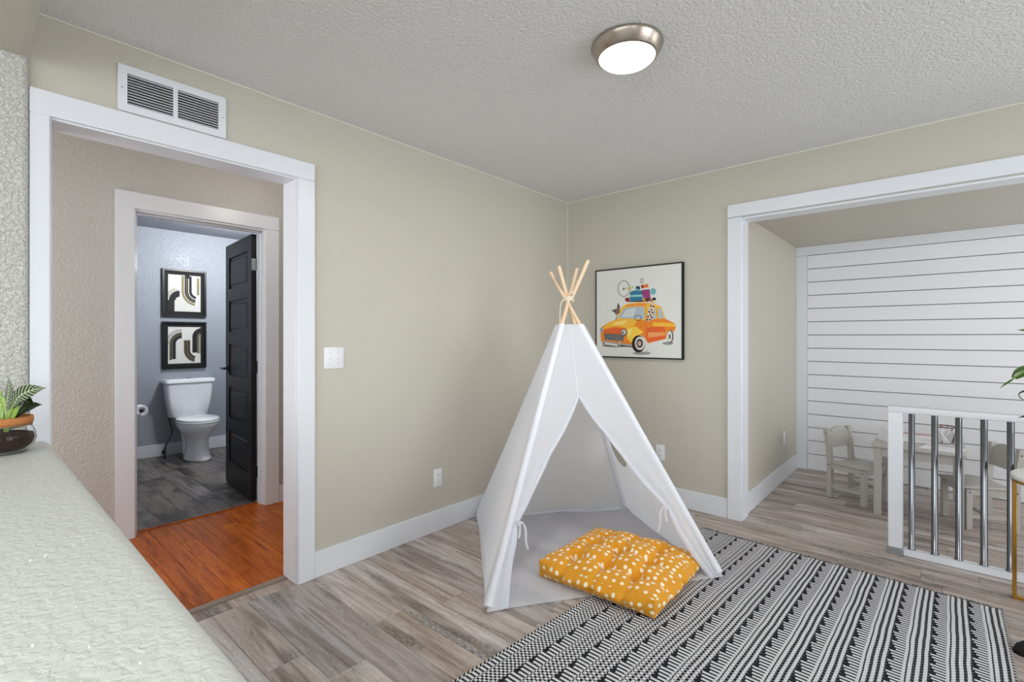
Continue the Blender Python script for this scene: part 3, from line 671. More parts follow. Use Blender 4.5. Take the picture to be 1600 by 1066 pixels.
CAR_SHAPES=[(0,[(.1173,-.3183),(.1117,-.323),(.0956,-.3273),(.0714,-.3305),(.0426,-.3321),(.0135,-.3319),(-.0114,-.3298),(-.0281,-.3262),(-.034,-.3217),(-.0281,-.3168),(-.0114,-.3125),(.0135,-.3093),(.0426,-.3078),(.0714,-.3081),(.0956,-.3103),(.1117,-.3138)]),(0,[(.3008,-.2401),(.2974,-.2446),(.2878,-.2485),(.2734,-.2511),(.2563,-.2522),(.2391,-.2515),(.2244,-.2491),(.2145,-.2454),(.211,-.2409),(.2145,-.2364),(.2244,-.2325),(.2391,-.2298),(.2563,-.2288),(.2734,-.2296),(.2878,-.232),(.2974,-.2357)]),(1,[(-.0601,-.2604),(-.0692,-.2656),(-.0955,-.2703),(-.1352,-.2738),(-.1828,-.2755),(-.2312,-.2751),(-.2728,-.2727),(-.3009,-.2686),(-.3108,-.2634),(-.3009,-.2579),(-.2728,-.2532),(-.2312,-.2498),(-.1828,-.2483),(-.1352,-.2488),(-.0955,-.2514),(-.0692,-.2554)]),(2,[(.2999,-.1893),(.298,-.2091),(.2926,-.2259),(.2845,-.2372),(.2749,-.2413),(.2653,-.2374),(.2571,-.2261),(.2517,-.2092),(.2497,-.1893),(.2517,-.1693),(.2571,-.1524),(.2653,-.1412),(.2749,-.1373),(.2845,-.1413),(.2926,-.1526),(.298,-.1695)]),(3,[(.2888,-.1893),(.2874,-.205),(.2834,-.2184),(.2774,-.2274),(.2703,-.2305),(.2632,-.2274),(.2571,-.2185),(.253,-.2051),(.2516,-.1893),(.253,-.1734),(.2571,-.16),(.2632,-.1511),(.2703,-.148),(.2774,-.1512),(.2834,-.1602),(.2874,-.1735)]),(2,[(.2786,-.1893),(.278,-.1968),(.2762,-.2032),(.2735,-.2075),(.2703,-.209),(.2671,-.2075),(.2644,-.2032),(.2625,-.1968),(.2619,-.1893),(.2625,-.1817),(.2644,-.1753),(.2671,-.171),(.2703,-.1695),(.2735,-.1711),(.2762,-.1753),(.278,-.1817)]),(4,[(-.3245,-.1542),(-.3108,-.1096),(-.2489,-.0741),(-.1665,-.0467),(.0727,-.0591),(.1369,-.0486),(.2328,-.0538),(.3026,-.0885),(.3182,-.1226),(.2999,-.1581),(.2842,-.1419),(.261,-.1443),(.2469,-.1667),(.2422,-.2073),(.0976,-.2419),(.0727,-.2031),(.0376,-.1798),(-.0031,-.1938),(-.034,-.2554),(-.2713,-.253),(-.3165,-.2336)]),(5,[(-.2489,-.0741),(-.1665,-.0467),(.0173,-.055),(-.0237,-.1088),(-.0863,-.1222),(-.1828,-.1065),(-.2825,-.1248),(-.3074,-.1265)]),(6,[(-.1828,-.0677),(-.0758,-.0604),(-.1075,-.0932),(-.2157,-.0982)]),(7,[(-.2995,-.1365),(-.1828,-.1162),(-.1075,-.1268),(-.1022,-.1699),(-.2882,-.1593)]),(8,[(-.0863,-.1222),(-.0031,-.1091),(.0577,-.1566),(-.0031,-.1891),(-.034,-.2412),(-.081,-.2082)]),(9,[(-.0758,-.1319),(-.034,-.1228),(-.0548,-.1844),(-.0758,-.1891)]),(7,[(.0877,-.1197),(.2328,-.1125),(.2375,-.2028),(.0976,-.2354),(.0777,-.1845)]),(10,[(.0976,-.1568),(.2328,-.1576),(.2328,-.1802),(.0976,-.1984)]),(5,[(.1369,-.0789),(.298,-.0911),(.3118,-.1181),(.1369,-.1111)]),(5,[(-.1288,.0448),(-.0863,.0717),(.0173,.0783),(.1369,.0662),(.2044,.0359),(.2375,-.0539),(.1369,-.056),(.0727,-.0637),(-.1665,-.0467),(-.1557,-.0006)]),(11,[(-.1075,.0477),(-.0758,.0655),(.0173,.0727),(.0976,.0653),(.0727,.0441),(-.0444,.0489)]),(12,[(-.1128,.0345),(-.0444,.0452),(.0657,.0416),(.0717,-.0544),(-.1611,-.041)]),(13,[(-.0863,.0258),(-.0031,.0369),(-.0237,-.0332),(-.1288,-.0351)]),(12,[(.0976,.0283),(.1563,.0296),(.1622,-.052),(.0877,-.0715)]),(12,[(.1757,.0234),(.2006,.0261),(.2253,-.0491),(.1814,-.0543)]),(14,[(.0447,-.0444),(.0403,-.0555),(.036,-.0531),(.0396,-.0443)]),(14,[(.0403,-.0555),(.0285,-.0634),(.0259,-.0593),(.036,-.0531)]),(14,[(.0285,-.0634),(.0122,-.0661),(.0122,-.0614),(.0259,-.0593)]),(14,[(.0122,-.0661),(-.0042,-.0627),(-.0016,-.0587),(.0122,-.0614)]),(14,[(-.0042,-.0627),(-.0162,-.0542),(-.0117,-.0519),(-.0016,-.0587)]),(14,[(-.0162,-.0542),(-.0206,-.0427),(-.0155,-.0429),(-.0117,-.0519)]),(14,[(-.0206,-.0427),(-.0162,-.0315),(-.0117,-.034),(-.0155,-.0429)]),(14,[(-.0162,-.0315),(-.0042,-.0236),(-.0016,-.0277),(-.0117,-.034)]),(14,[(-.0042,-.0236),(.0122,-.021),(.0122,-.0257),(-.0016,-.0277)]),(14,[(.0122,-.021),(.0285,-.0245),(.0259,-.0285),(.0122,-.0257)]),(14,[(.0285,-.0245),(.0403,-.0331),(.036,-.0353),(.0259,-.0285)]),(14,[(.0403,-.0331),(.0447,-.0444),(.0396,-.0443),(.036,-.0353)]),(15,[(.0757,.0402),(.0807,-.231),(.0847,-.2309),(.0797,.0401)]),(15,[(.166,.0273),(.1737,-.0935),(.1776,-.0933),(.1699,.0274)]),(16,[(-.2916,-.1623),(-.1075,-.1728),(-.1139,-.2303),(-.2848,-.2176)]),(17,[(-.2872,-.1742),(-.1119,-.1833),(-.1116,-.1795),(-.2869,-.1702)]),(17,[(-.2872,-.188),(-.1119,-.1967),(-.1116,-.1929),(-.2869,-.184)]),(17,[(-.2872,-.2018),(-.1119,-.2102),(-.1116,-.2063),(-.2869,-.1979)]),(17,[(-.2872,-.2157),(-.1119,-.2236),(-.1116,-.2198),(-.2869,-.2117)]),(18,[(-.3084,-.2385),(-.035,-.2667),(-.0331,-.2535),(-.3064,-.2247)]),(14,[(-.3034,-.2514),(-.0345,-.2752),(-.0336,-.2677),(-.3024,-.2435)]),(3,[(-.2838,-.2521),(-.1623,-.2683),(-.1599,-.2549),(-.2813,-.2384)]),(19,[(-.1481,-.218),(-.1481,-.2759),(-.1417,-.2758),(-.1417,-.218)]),(14,[(-.08,-.1557),(-.0821,-.1663),(-.088,-.1752),(-.0969,-.1812),(-.1075,-.1833),(-.1181,-.1812),(-.1271,-.1751),(-.1331,-.166),(-.1352,-.1553),(-.1331,-.1447),(-.1271,-.1357),(-.1181,-.1297),(-.1075,-.1277),(-.0969,-.1299),(-.088,-.136),(-.0821,-.1451)]),(20,[(-.0884,-.1547),(-.09,-.1631),(-.0946,-.1702),(-.1015,-.175),(-.1096,-.1766),(-.1178,-.1749),(-.1247,-.1701),(-.1293,-.1629),(-.1309,-.1544),(-.1293,-.146),(-.1247,-.1388),(-.1178,-.1341),(-.1096,-.1325),(-.1015,-.1342),(-.0946,-.1391),(-.09,-.1463)]),(21,[(-.1064,-.1574),(-.1071,-.1618),(-.1092,-.1656),(-.1123,-.168),(-.116,-.1689),(-.1197,-.168),(-.1228,-.1655),(-.1249,-.1618),(-.1256,-.1573),(-.1249,-.1529),(-.1228,-.1492),(-.1197,-.1467),(-.116,-.1459),(-.1123,-.1468),(-.1092,-.1493),(-.1071,-.153)]),(22,[(-.2995,-.1365),(-.3006,-.1452),(-.3038,-.1526),(-.3086,-.1575),(-.3142,-.1592),(-.3199,-.1574),(-.3247,-.1524),(-.328,-.145),(-.3291,-.1362),(-.328,-.1275),(-.3247,-.1201),(-.3199,-.1152),(-.3142,-.1135),(-.3086,-.1153),(-.3038,-.1203),(-.3006,-.1278)]),(14,[(.0737,-.2468),(.0695,-.2724),(.0573,-.2944),(.039,-.3093),(.0173,-.3149),(-.0046,-.3102),(-.0233,-.2958),(-.0358,-.2739),(-.0403,-.2479),(-.0358,-.2217),(-.0233,-.1996),(-.0046,-.1849),(.0173,-.1798),(.039,-.1849),(.0573,-.1995),(.0695,-.2212)]),(3,[(.0717,-.2421),(.0685,-.2621),(.0594,-.2791),(.0457,-.2907),(.0295,-.295),(.0132,-.2912),(-.0008,-.2801),(-.0101,-.2631),(-.0134,-.2429),(-.0101,-.2227),(-.0008,-.2055),(.0132,-.1941),(.0295,-.1901),(.0457,-.1941),(.0594,-.2054),(.0685,-.2222)]),(23,[(.0557,-.2423),(.0536,-.2559),(.0475,-.2674),(.0383,-.2753),(.0275,-.2781),(.0166,-.2756),(.0073,-.268),(.0011,-.2565),(-.0011,-.2428),(.0011,-.2291),(.0073,-.2175),(.0166,-.2097),(.0275,-.2069),(.0383,-.2096),(.0475,-.2173),(.0536,-.2287)]),(24,[(.0426,-.2433),(.0413,-.2512),(.0376,-.2579),(.032,-.2625),(.0254,-.2641),(.0188,-.2626),(.0132,-.2582),(.0094,-.2515),(.0081,-.2436),(.0094,-.2357),(.0132,-.229),(.0188,-.2245),(.0254,-.2229),(.032,-.2244),(.0376,-.2288),(.0413,-.2355)]),(25,[(-.0652,.0841),(.0977,.0782),(.0975,.0893),(-.0654,.0955)]),(26,[(-.0569,.1027),(-.0585,.0962),(-.063,.0909),(-.0698,.0875),(-.0779,.0866),(-.0859,.0883),(-.0928,.0923),(-.0974,.0981),(-.099,.1048),(-.0974,.1113),(-.0928,.1167),(-.0859,.12),(-.0779,.1209),(-.0698,.1192),(-.063,.1151),(-.0585,.1093)]),(27,[(-.0548,.1653),(-.0237,.1728),(.0426,.1687),(.0537,.1465),(.0497,.0908),(-.0496,.089),(-.059,.1199)]),(28,[(-.0548,.1387),(.0507,.1374),(.0507,.1215),(-.0548,.1235)]),(29,[(.0325,.188),(.031,.1817),(.0266,.1765),(.02,.1732),(.0122,.1724),(.0044,.1742),(-.0022,.1783),(-.0067,.1841),(-.0083,.1907),(-.0067,.1971),(-.0022,.2023),(.0044,.2055),(.0122,.2063),(.02,.2044),(.0266,.2003),(.031,.1946)]),(30,[(.0214,.1812),(.0203,.1777),(.0172,.1749),(.0126,.1731),(.0071,.1728),(.0016,.1738),(-.003,.1762),(-.0061,.1794),(-.0072,.1831),(-.0061,.1866),(-.003,.1895),(.0016,.1912),(.0071,.1916),(.0126,.1905),(.0172,.1882),(.0203,.1849)]),(31,[(.0376,.2101),(.0956,.2171),(.1015,.1908),(.0426,.1855)]),(32,[(.0376,.2101),(.0577,.2124),(.0597,.1862),(.0426,.1855)]),(33,[(.0426,.1724),(.1094,.1755),(.1193,.1058),(.0597,.1024)]),(34,[(.1622,.1538),(.1604,.1441),(.1553,.1361),(.1478,.131),(.1388,.1295),(.1299,.132),(.1222,.138),(.1171,.1467),(.1153,.1567),(.1171,.1665),(.1222,.1745),(.1299,.1796),(.1388,.181),(.1478,.1784),(.1553,.1724),(.1604,.1637)]),(35,[(.0946,.0932),(.093,.0883),(.0882,.0843),(.0811,.0818),(.0727,.0813),(.0643,.0827),(.0572,.0858),(.0524,.0903),(.0507,.0954),(.0524,.1003),(.0572,.1043),(.0643,.1067),(.0727,.1073),(.0811,.1058),(.0882,.1027),(.093,.0982)]),(25,[(.1232,.0936),(.1213,.0887),(.1157,.0848),(.1074,.0824),(.0976,.0819),(.0877,.0834),(.0793,.0866),(.0737,.0911),(.0717,.0962),(.0737,.1011),(.0793,.105),(.0877,.1074),(.0976,.1078),(.1074,.1063),(.1157,.1031),(.1213,.0986)]),(14,[(-.0569,.1901),(-.0587,.1735),(-.0627,.1748),(-.0611,.1904)]),(14,[(-.0587,.1735),(-.0639,.1582),(-.0676,.1604),(-.0627,.1748)]),(14,[(-.0639,.1582),(-.0723,.1453),(-.0752,.1482),(-.0676,.1604)]),(14,[(-.0723,.1453),(-.0831,.1356),(-.0853,.1391),(-.0752,.1482)]),(14,[(-.0831,.1356),(-.0959,.1298),(-.097,.1336),(-.0853,.1391)]),(14,[(-.0959,.1298),(-.1096,.1284),(-.1096,.1322),(-.097,.1336)]),(14,[(-.1096,.1284),(-.1234,.1314),(-.1223,.135),(-.1096,.1322)]),(14,[(-.1234,.1314),(-.1363,.1386),(-.1342,.1418),(-.1223,.135)]),(14,[(-.1363,.1386),(-.1474,.1497),(-.1444,.1522),(-.1342,.1418)]),(14,[(-.1474,.1497),(-.156,.1638),(-.1523,.1655),(-.1444,.1522)]),(14,[(-.156,.1638),(-.1614,.18),(-.1572,.1807),(-.1523,.1655)]),(14,[(-.1614,.18),(-.1633,.1971),(-.1589,.1968),(-.1572,.1807)]),(14,[(-.1633,.1971),(-.1614,.214),(-.1572,.2127),(-.1589,.1968)]),(14,[(-.1614,.214),(-.156,.2295),(-.1523,.2273),(-.1572,.2127)]),(14,[(-.156,.2295),(-.1474,.2425),(-.1444,.2395),(-.1523,.2273)]),(14,[(-.1474,.2425),(-.1363,.2521),(-.1342,.2486),(-.1444,.2395)]),(14,[(-.1363,.2521),(-.1234,.2576),(-.1223,.2538),(-.1342,.2486)]),(14,[(-.1234,.2576),(-.1096,.2588),(-.1096,.255),(-.1223,.2538)]),(14,[(-.1096,.2588),(-.0959,.2555),(-.097,.2519),(-.1096,.255)]),(14,[(-.0959,.2555),(-.0831,.2481),(-.0853,.2449),(-.097,.2519)]),(14,[(-.0831,.2481),(-.0723,.237),(-.0752,.2345),(-.0853,.2449)]),(14,[(-.0723,.237),(-.0639,.2229),(-.0676,.2213),(-.0752,.2345)]),(14,[(-.0639,.2229),(-.0587,.207),(-.0627,.2063),(-.0676,.2213)]),(14,[(-.0587,.207),(-.0569,.1901),(-.0611,.1904),(-.0627,.2063)]),(14,[(-.1011,.1911),(-.1018,.1882),(-.1036,.1859),(-.1064,.1844),(-.1096,.184),(-.1129,.1848),(-.1156,.1866),(-.1175,.1892),(-.1181,.1922),(-.1175,.1951),(-.1156,.1975),(-.1129,.199),(-.1096,.1993),(-.1064,.1985),(-.1036,.1967),(-.1018,.1941)]),(14,[(.0587,.2422),(.057,.232),(.0535,.2342),(.0547,.2425)]),(14,[(.057,.232),(.0522,.2249),(.0502,.2283),(.0535,.2342)]),(14,[(.0522,.2249),(.0457,.2226),(.0457,.2264),(.0502,.2283)]),(14,[(.0457,.2226),(.0391,.2258),(.0411,.2289),(.0457,.2264)]),(14,[(.0391,.2258),(.0343,.2337),(.0378,.2353),(.0411,.2289)]),(14,[(.0343,.2337),(.0325,.2442),(.0366,.2439),(.0378,.2353)]),(14,[(.0325,.2442),(.0343,.2543),(.0378,.2522),(.0366,.2439)]),(14,[(.0343,.2543),(.0391,.2615),(.0411,.2581),(.0378,.2522)]),(14,[(.0391,.2615),(.0457,.2637),(.0457,.26),(.0411,.2581)]),(14,[(.0457,.2637),(.0522,.2604),(.0502,.2574),(.0457,.26)]),(14,[(.0522,.2604),(.057,.2525),(.0535,.251),(.0502,.2574)]),(14,[(.057,.2525),(.0587,.2422),(.0547,.2425),(.0535,.251)]),(36,[(-.1092,.1912),(-.0233,.1988),(-.0241,.2035),(-.1101,.196)]),(36,[(-.0636,.1707),(-.0221,.1993),(-.0253,.2031),(-.067,.1745)]),(36,[(-.088,.1986),(-.0617,.1664),(-.0584,.1686),(-.0846,.2008)]),(37,[(-.2245,.0232),(-.1719,.0368),(-.1611,.0847),(-.1417,.0453),(-.1481,-.0008),(-.1774,-.0173),(-.1959,.0085)]),(14,[(-.1828,.0149),(-.1835,.0127),(-.1854,.0108),(-.1882,.0097),(-.1915,.0093),(-.1949,.0099),(-.1977,.0113),(-.1996,.0132),(-.2003,.0155),(-.1996,.0177),(-.1977,.0195),(-.1949,.0207),(-.1915,.021),(-.1882,.0205),(-.1854,.0191),(-.1835,.0171)]),(38,[(-.1611,.0847),(-.1438,.0492),(-.1633,.0461)]),(14,[(-.1803,-.0589),(-.164,-.0205),(-.169,-.0187),(-.1854,-.057)]),(39,[(.1193,.0689),(.1525,.0628),(.1418,-.0102),(.1193,-.0712),(.0827,-.0714),(.1035,.0003)]),(40,[(.1301,.0454),(.1278,.039),(.1222,.0365),(.1167,.0394),(.1144,.046),(.1167,.0525),(.1222,.0549),(.1278,.052)]),(40,[(.1496,.04),(.1473,.0336),(.1418,.0311),(.1363,.034),(.134,.0406),(.1363,.047),(.1418,.0495),(.1473,.0466)]),(40,[(.1349,.0176),(.1327,.0112),(.1271,.0087),(.1216,.0116),(.1193,.0182),(.1216,.0246),(.1271,.0271),(.1327,.0242)]),(40,[(.1173,-.0002),(.115,-.0066),(.1094,-.0091),(.1039,-.0063),(.1015,.0004),(.1039,.0068),(.1094,.0093),(.115,.0064)]),(40,[(.1427,-.0056),(.1405,-.012),(.1349,-.0146),(.1294,-.0117),(.1271,-.0051),(.1294,.0013),(.1349,.0038),(.1405,.0009)]),(40,[(.1252,-.0235),(.1229,-.0299),(.1173,-.0324),(.1117,-.0296),(.1094,-.023),(.1117,-.0165),(.1173,-.014),(.1229,-.0169)]),(40,[(.1055,-.0367),(.1032,-.0432),(.0976,-.0458),(.092,-.0429),(.0897,-.0363),(.092,-.0298),(.0976,-.0273),(.1032,-.0301)]),(40,[(.133,-.0421),(.1307,-.0485),(.1252,-.0511),(.1196,-.0482),(.1173,-.0417),(.1196,-.0352),(.1252,-.0327),(.1307,-.0355)]),(40,[(.1006,-.0597),(.0982,-.0662),(.0926,-.0688),(.087,-.066),(.0847,-.0593),(.087,-.0528),(.0926,-.0503),(.0982,-.0531)]),(40,[(.1203,-.0602),(.118,-.0666),(.1124,-.0692),(.1068,-.0664),(.1045,-.0598),(.1068,-.0533),(.1124,-.0508),(.118,-.0536)]),(41,[(.1075,.0879),(.1271,.1007),(.1563,.0901),(.1515,.0582),(.132,.0499),(.1173,.0644)]),(14,[(.1641,.097),(.1628,.0929),(.159,.0895),(.1533,.0874),(.1466,.0869),(.1399,.0881),(.1342,.0907),(.1304,.0945),(.1291,.0988),(.1304,.103),(.1342,.1063),(.1399,.1084),(.1466,.1089),(.1533,.1077),(.159,.105),(.1628,.1013)]),(40,[(.131,.0867),(.1304,.084),(.1285,.0817),(.1256,.0802),(.1222,.0798),(.1188,.0805),(.116,.0823),(.114,.0848),(.1134,.0876),(.114,.0904),(.116,.0927),(.1188,.0942),(.1222,.0945),(.1256,.0938),(.1285,.0921),(.1304,.0896)]),(14,[(.0783,-.3065),(.0981,-.2987),(.097,-.2962),(.0772,-.304)]),(14,[(.0978,-.3168),(.1273,-.3107),(.1269,-.3089),(.0974,-.315)])]
# ================================================================ CAR PICTURE
cp = thing('car_picture', 'black framed square picture of a loaded yellow-orange car on the back wall', 'picture', (.673, 0, 1.4525))
fw, fh, ft = .371, .3605, .010
boxes('frame', [((-fw, -.032, -fh), (fw, -.001, -fh+ft)), ((-fw, -.032, fh-ft), (fw, -.001, fh)), ((-fw, -.032, -fh+ft), (-fw+ft, -.001, fh-ft)), ((fw-ft, -.032, -fh+ft), (fw, -.001, fh-ft))], M['matte_black'], cp)
cv = box('canvas', (-fw+ft, -.029, -fh+ft), (fw-ft, -.003, fh-ft), simple('pale_grey_canvas', (224, 225, 220), .7, bump=(500, .0005, .2)), cp)
mats = [simple('car_print_ink', c, .7) for c in CAR_PALETTE]
me = bpy.data.meshes.new('printed_car'); V = []; F = []; MI = []
for q, (ci, pts) in enumerate(CAR_SHAPES):
    b0 = len(V); V += [(x, -.0292-.000012*q, z) for x, z in pts]; F.append(tuple(range(b0, b0+len(pts)))); MI.append(ci)
me.from_pydata(V, [], F)
for x in mats: me.materials.append(x)
for p_, ci in zip(me.polygons, MI): p_.material_index = ci
me.update(); o = bpy.data.objects.new('printed_car', me); COL.objects.link(o); o.parent = cv

# ================================================================ BATHROOM
# framed abstract prints (facing +x, local y to the right)
olive = simple('olive_ink', (138, 128, 88), .7); ink = simple('black_ink', (16, 16, 17), .7); cream = simple('cream_paper', (216, 214, 206), .7); brown = simple('umber_ink', (92, 80, 64), .7)
def art(name, label, loc, shapes):
    t = thing(name, label, 'picture', loc, 0, 'black framed abstract prints over the toilet')
    a, h, k = .2055, .2555, .020
    boxes('frame', [((0, -a, -h), (.030, a, -h+k)), ((0, -a, h-k), (.030, a, h)), ((0, -a, -h+k), (.030, -a+k, h-k)), ((0, a-k, -h+k), (.030, a, h-k))], M['black'], t)
    box('mat_board', (.002, -a+k, -h+k), (.012, a-k, h-k), M['matte_black'], t)
    iw, ih = .152, .198
    pp = box('print', (.012, -iw, -ih), (.0135, iw, ih), cream, t)
    V = []; F = []; MI = []
    for q, (ci, pts) in enumerate(shapes):
        b0 = len(V)
        V += [(.0137+.00006*q, max(-iw, min(iw, (u*2-1)*iw)), max(-ih, min(ih, (1-2*vv)*ih))) for u, vv in pts]; F.append(tuple(range(b0, b0+len(pts)))); MI.append(ci)
    o = obj('printed_arches', V, F, [ink, olive, cream, brown], pp)
    for p_, ci in zip(o.data.polygons, MI): p_.material_index = ci
    return t
def UVp(x, y, oy): return ((x-143)/294, (y-oy)/350)
def qring(ci, cx, cy, r0, r1, a0, a1, oy, n=12):
    o_ = [UVp(cx+r1*math.cos(R(a0+(a1-a0)*i/n)), cy-r1*math.sin(R(a0+(a1-a0)*i/n)), oy) for i in range(n+1)]
    i_ = [UVp(cx+r0*math.cos(R(a0+(a1-a0)*i/n)), cy-r0*math.sin(R(a0+(a1-a0)*i/n)), oy) for i in range(n, -1, -1)]
    return (ci, o_+i_)
def rct(ci, x0, y0, x1, y1, oy): return (ci, [UVp(x0, y0, oy), UVp(x1, y0, oy), UVp(x1, y1, oy), UVp(x0, y1, oy)])
s1 = []
oy = 105
s1 += [qring(0, 245, 352, 37, 95, 90, 180, oy), rct(0, 143, 350, 200, 455, oy), qring(1, 245, 352, 104, 110, 100, 180, oy), qring(1, 245, 352, 118, 124, 110, 180, oy)]
for r0, r1, ci in ((48, 72, 0), (74, 80, 2), (80, 92, 0), (92, 98, 1), (98, 112, 0), (112, 118, 2), (118, 140, 1)):
    s1 += [qring(ci, 402, 258, r0, r1, 180, 262, oy), rct(ci, 402-r1, 112, 402-r0, 259, oy)]
s1 += [rct(0, 290, 105, 335, 135, oy), rct(1, 402, 125, 424, 292, oy)]
s2 = []
oy = 590
for r0, r1, ci in ((54, 84, 0), (84, 88, 1), (88, 98, 0), (98, 102, 1), (102, 110, 0), (118, 122, 0), (132, 138, 0)):
    s2 += [qring(ci, 265, 752, r0, r1, 90, 180, oy), rct(ci, 265-r1, 750, 265-r0, 895+((r1-80)*.4 if r1 < 112 else -140), oy)]
for r0, r1, ci in ((62, 70, 0), (70, 76, 3), (76, 86, 0), (86, 92, 1), (92, 100, 0), (100, 106, 3), (106, 114, 0), (114, 120, 1)):
    s2 += [qring(ci, 402, 812, r0, r1, 180, 258, oy), rct(ci, 402-r1, 718, 402-r0, 813, oy)]
for r0, r1, ci in ((40, 86, 0), (34, 40, 1), (26, 34, 0), (18, 24, 1), (8, 14, 1)):
    s2 += [qring(ci, 446, 685, r0, r1, 90, 180, oy), rct(ci, 446-r1, 684, 446-r0, 838+(8 if r1 < 45 else 0), oy)]
art('framed_print', 'upper black framed arch print over the toilet', (BX, -1.915, 1.735), s1)
art('framed_print', 'lower black framed arch print just above the toilet tank', (BX, -1.915, 1.170), s2)

# toilet (faces +x)
tl = thing('toilet', 'white two-piece toilet with lid closed against the grey bathroom wall', 'toilet', (BX, -1.905, 0))
def egg(cx, rx, ry, z, n=36, back=.75):
    o = []
    for i in range(n):
        a = 2*PI*i/n; c, s = math.cos(a), math.sin(a)
        o.append((cx+(rx if c > 0 else rx*back)*c, ry*s*(1 if c > 0 else 1+.06*(-c)), z))
    return o
loft('bowl', [egg(.40, .215, .112, 0), egg(.40, .220, .118, .012), egg(.40, .212, .110, .03), egg(.40, .190, .094, .12), egg(.40, .186, .092, .20), egg(.405, .205, .115, .245), egg(.412, .245, .155, .30), egg(.42, .272, .178, .345), egg(.42, .280, .185, .375), egg(.42, .278, .184, .388)], M['porcelain'], tl)
loft('seat', [egg(.42, .280, .184, .388), egg(.42, .284, .188, .394), egg(.42, .284, .188, .402), egg(.42, .280, .184, .407)], M['porcelain'], tl)
loft('lid', [egg(.418, .268, .178, .4085), egg(.418, .276, .184, .413), egg(.418, .274, .182, .424), egg(.418, .255, .166, .432), egg(.418, .12, .08, .436)], M['porcelain'], tl)
def rbox(x0, x1, hw, z, r=.035, n=5):
    o = []
    for cx, cy, a0 in ((x1-r, hw-r, 0), (x0+r, hw-r, 90), (x0+r, -hw+r, 180), (x1-r, -hw+r, 270)):
        o += [(cx+r*math.cos(R(a0+90*i/n)), cy+r*math.sin(R(a0+90*i/n)), z) for i in range(n+1)]
    return o
loft('deck', [rbox(.06, .30, .11, .30), rbox(.05, .30, .13, .36), rbox(.05, .30, .14, .405)], M['porcelain'], tl)
loft('tank', [rbox(.030, .165, .175, .410), rbox(.022, .180, .186, .425), rbox(.018, .195, .205, .60), rbox(.015, .205, .218, .765)], M['porcelain'], tl)
tk = loft('tank_lid', [rbox(.012, .208, .222, .768), rbox(.006, .218, .232, .775), rbox(.006, .218, .232, .800), rbox(.010, .212, .226, .812), rbox(.03, .19, .20, .816)], M['porcelain'], tl)
lathe('flush_button', [(.024, 0), (.024, .004), (.021, .006)], M['chrome'], tk, 20).location = (.11, 0, .815)
box('hinge', (.165, -.075, .405), (.195, -.045, .428), M['porcelain'], tl, .004); box('hinge', (.165, .045, .405), (.195, .075, .428), M['porcelain'], tl, .004)
lathe('tank_bolt', [(.014, .375), (.014, .41), (.007, .41), (.007, .42)], M['steel'], tl, 12, .09, -.13)
loft('trapway', [[(x, y*.8, z) for x, y, z in egg(.20, .10, .10, .02, 20)], [(x, y*.8, z) for x, y, z in egg(.19, .12, .10, .15, 20)], [(x, y, z) for x, y, z in egg(.20, .14, .10, .30, 20)]], M['porcelain'], tl)
vl = thing('water_valve', 'chrome shut-off valve and dark hose on the floor left of the toilet', 'valve', (BX+.16, -2.13, 0))
lathe('stub', [(.016, 0), (.016, .004), (.008, .006), (.008, .06)], M['chrome'], vl, 14)
lathe('body', [(.013, .05), (.015, .055), (.015, .085), (.011, .09), (.011, .105)], M['chrome'], vl, 14)
hd = lathe('handle', [(.020, 0), (.022, .004), (.020, .010), (.006, .012)], M['chrome'], vl, 8); hd.matrix_local = Matrix.Translation((.012, -.012, .068)) @ Matrix.Rotation(R(-60), 4, 'Z') @ Matrix.Rotation(R(90), 4, 'Y')
tube('hose', catmull([(0, 0, .10), (.005, .015, .15), (-.01, .05, .20), (-.04, .075, .27), (-.06, .06, .34), (-.065, .055, .40)]), .007, M['rubber'], vl, 8)
# vanity end (hidden behind the door casing) that carries the paper holder
vn = thing('vanity_cabinet', 'grey vanity cabinet end hidden behind the bathroom door casing', 'cabinet', (BX+.016, BWY0+.005, 0))
box('body', (0, 0, .08), (.50, .44, .80), simple('vanity_grey', (96, 100, 106), .4), vn, .004); box('plinth', (0, .01, 0), (.46, .43, .08), M['black'], vn); box('counter', (-.0, 0, .80), (.53, .46, .83), M['stone'], vn, .004)
dr_ = box('door', (.50, .02, .10), (.518, .42, .78), simple('vanity_grey_door', (100, 104, 110), .4), vn, .003); tube('handle', [(.518, .38, .42), (.54, .38, .42), (.54, .38, .56), (.518, .38, .56)], .005, M['black'], dr_)
ph_ = thing('paper_holder', 'black toilet paper holder with a white roll, half behind the casing', 'paper holder', (-3.30, -2.4495, .555))
pl_ = lathe('wall_plate', [(.024, 0), (.024, .010), (.012, .012)], M['black'], ph_, 18); pl_.matrix_local = Matrix.Translation((-.0, .0, 0)) @ Matrix.Rotation(R(-90), 4, 'X')
tube('arm', catmull([(0, .005, 0), (0, .045, 0), (.012, .055, 0), (.075, .056, 0)]), .009, M['black'], ph_, 10)
rl = loft('paper_roll', [[(x, .056+r_*math.cos(2*PI*k/28), r_*math.sin(2*PI*k/28)) for k in range(28)] for x, r_ in ((-.045, .020), (-.045, .050), (-.043, .053), (.053, .053), (.055, .050), (.055, .020), (-.045, .020))], M['paper'], ph_, True, False)
tube('end_cap', [(.070, .056, 0), (.078, .056, 0), (.082, .056, 0)], [.013, .013, .009], M['black'], ph_, 14)

# black five-panel bathroom door, swung into the bathroom
dw, dh, dt = .735, 2.03, .036
dr = thing('bathroom_door', 'black five panel door standing open into the bathroom', 'door', (HX-.120, BO1-.0155, .012), R(180-5))
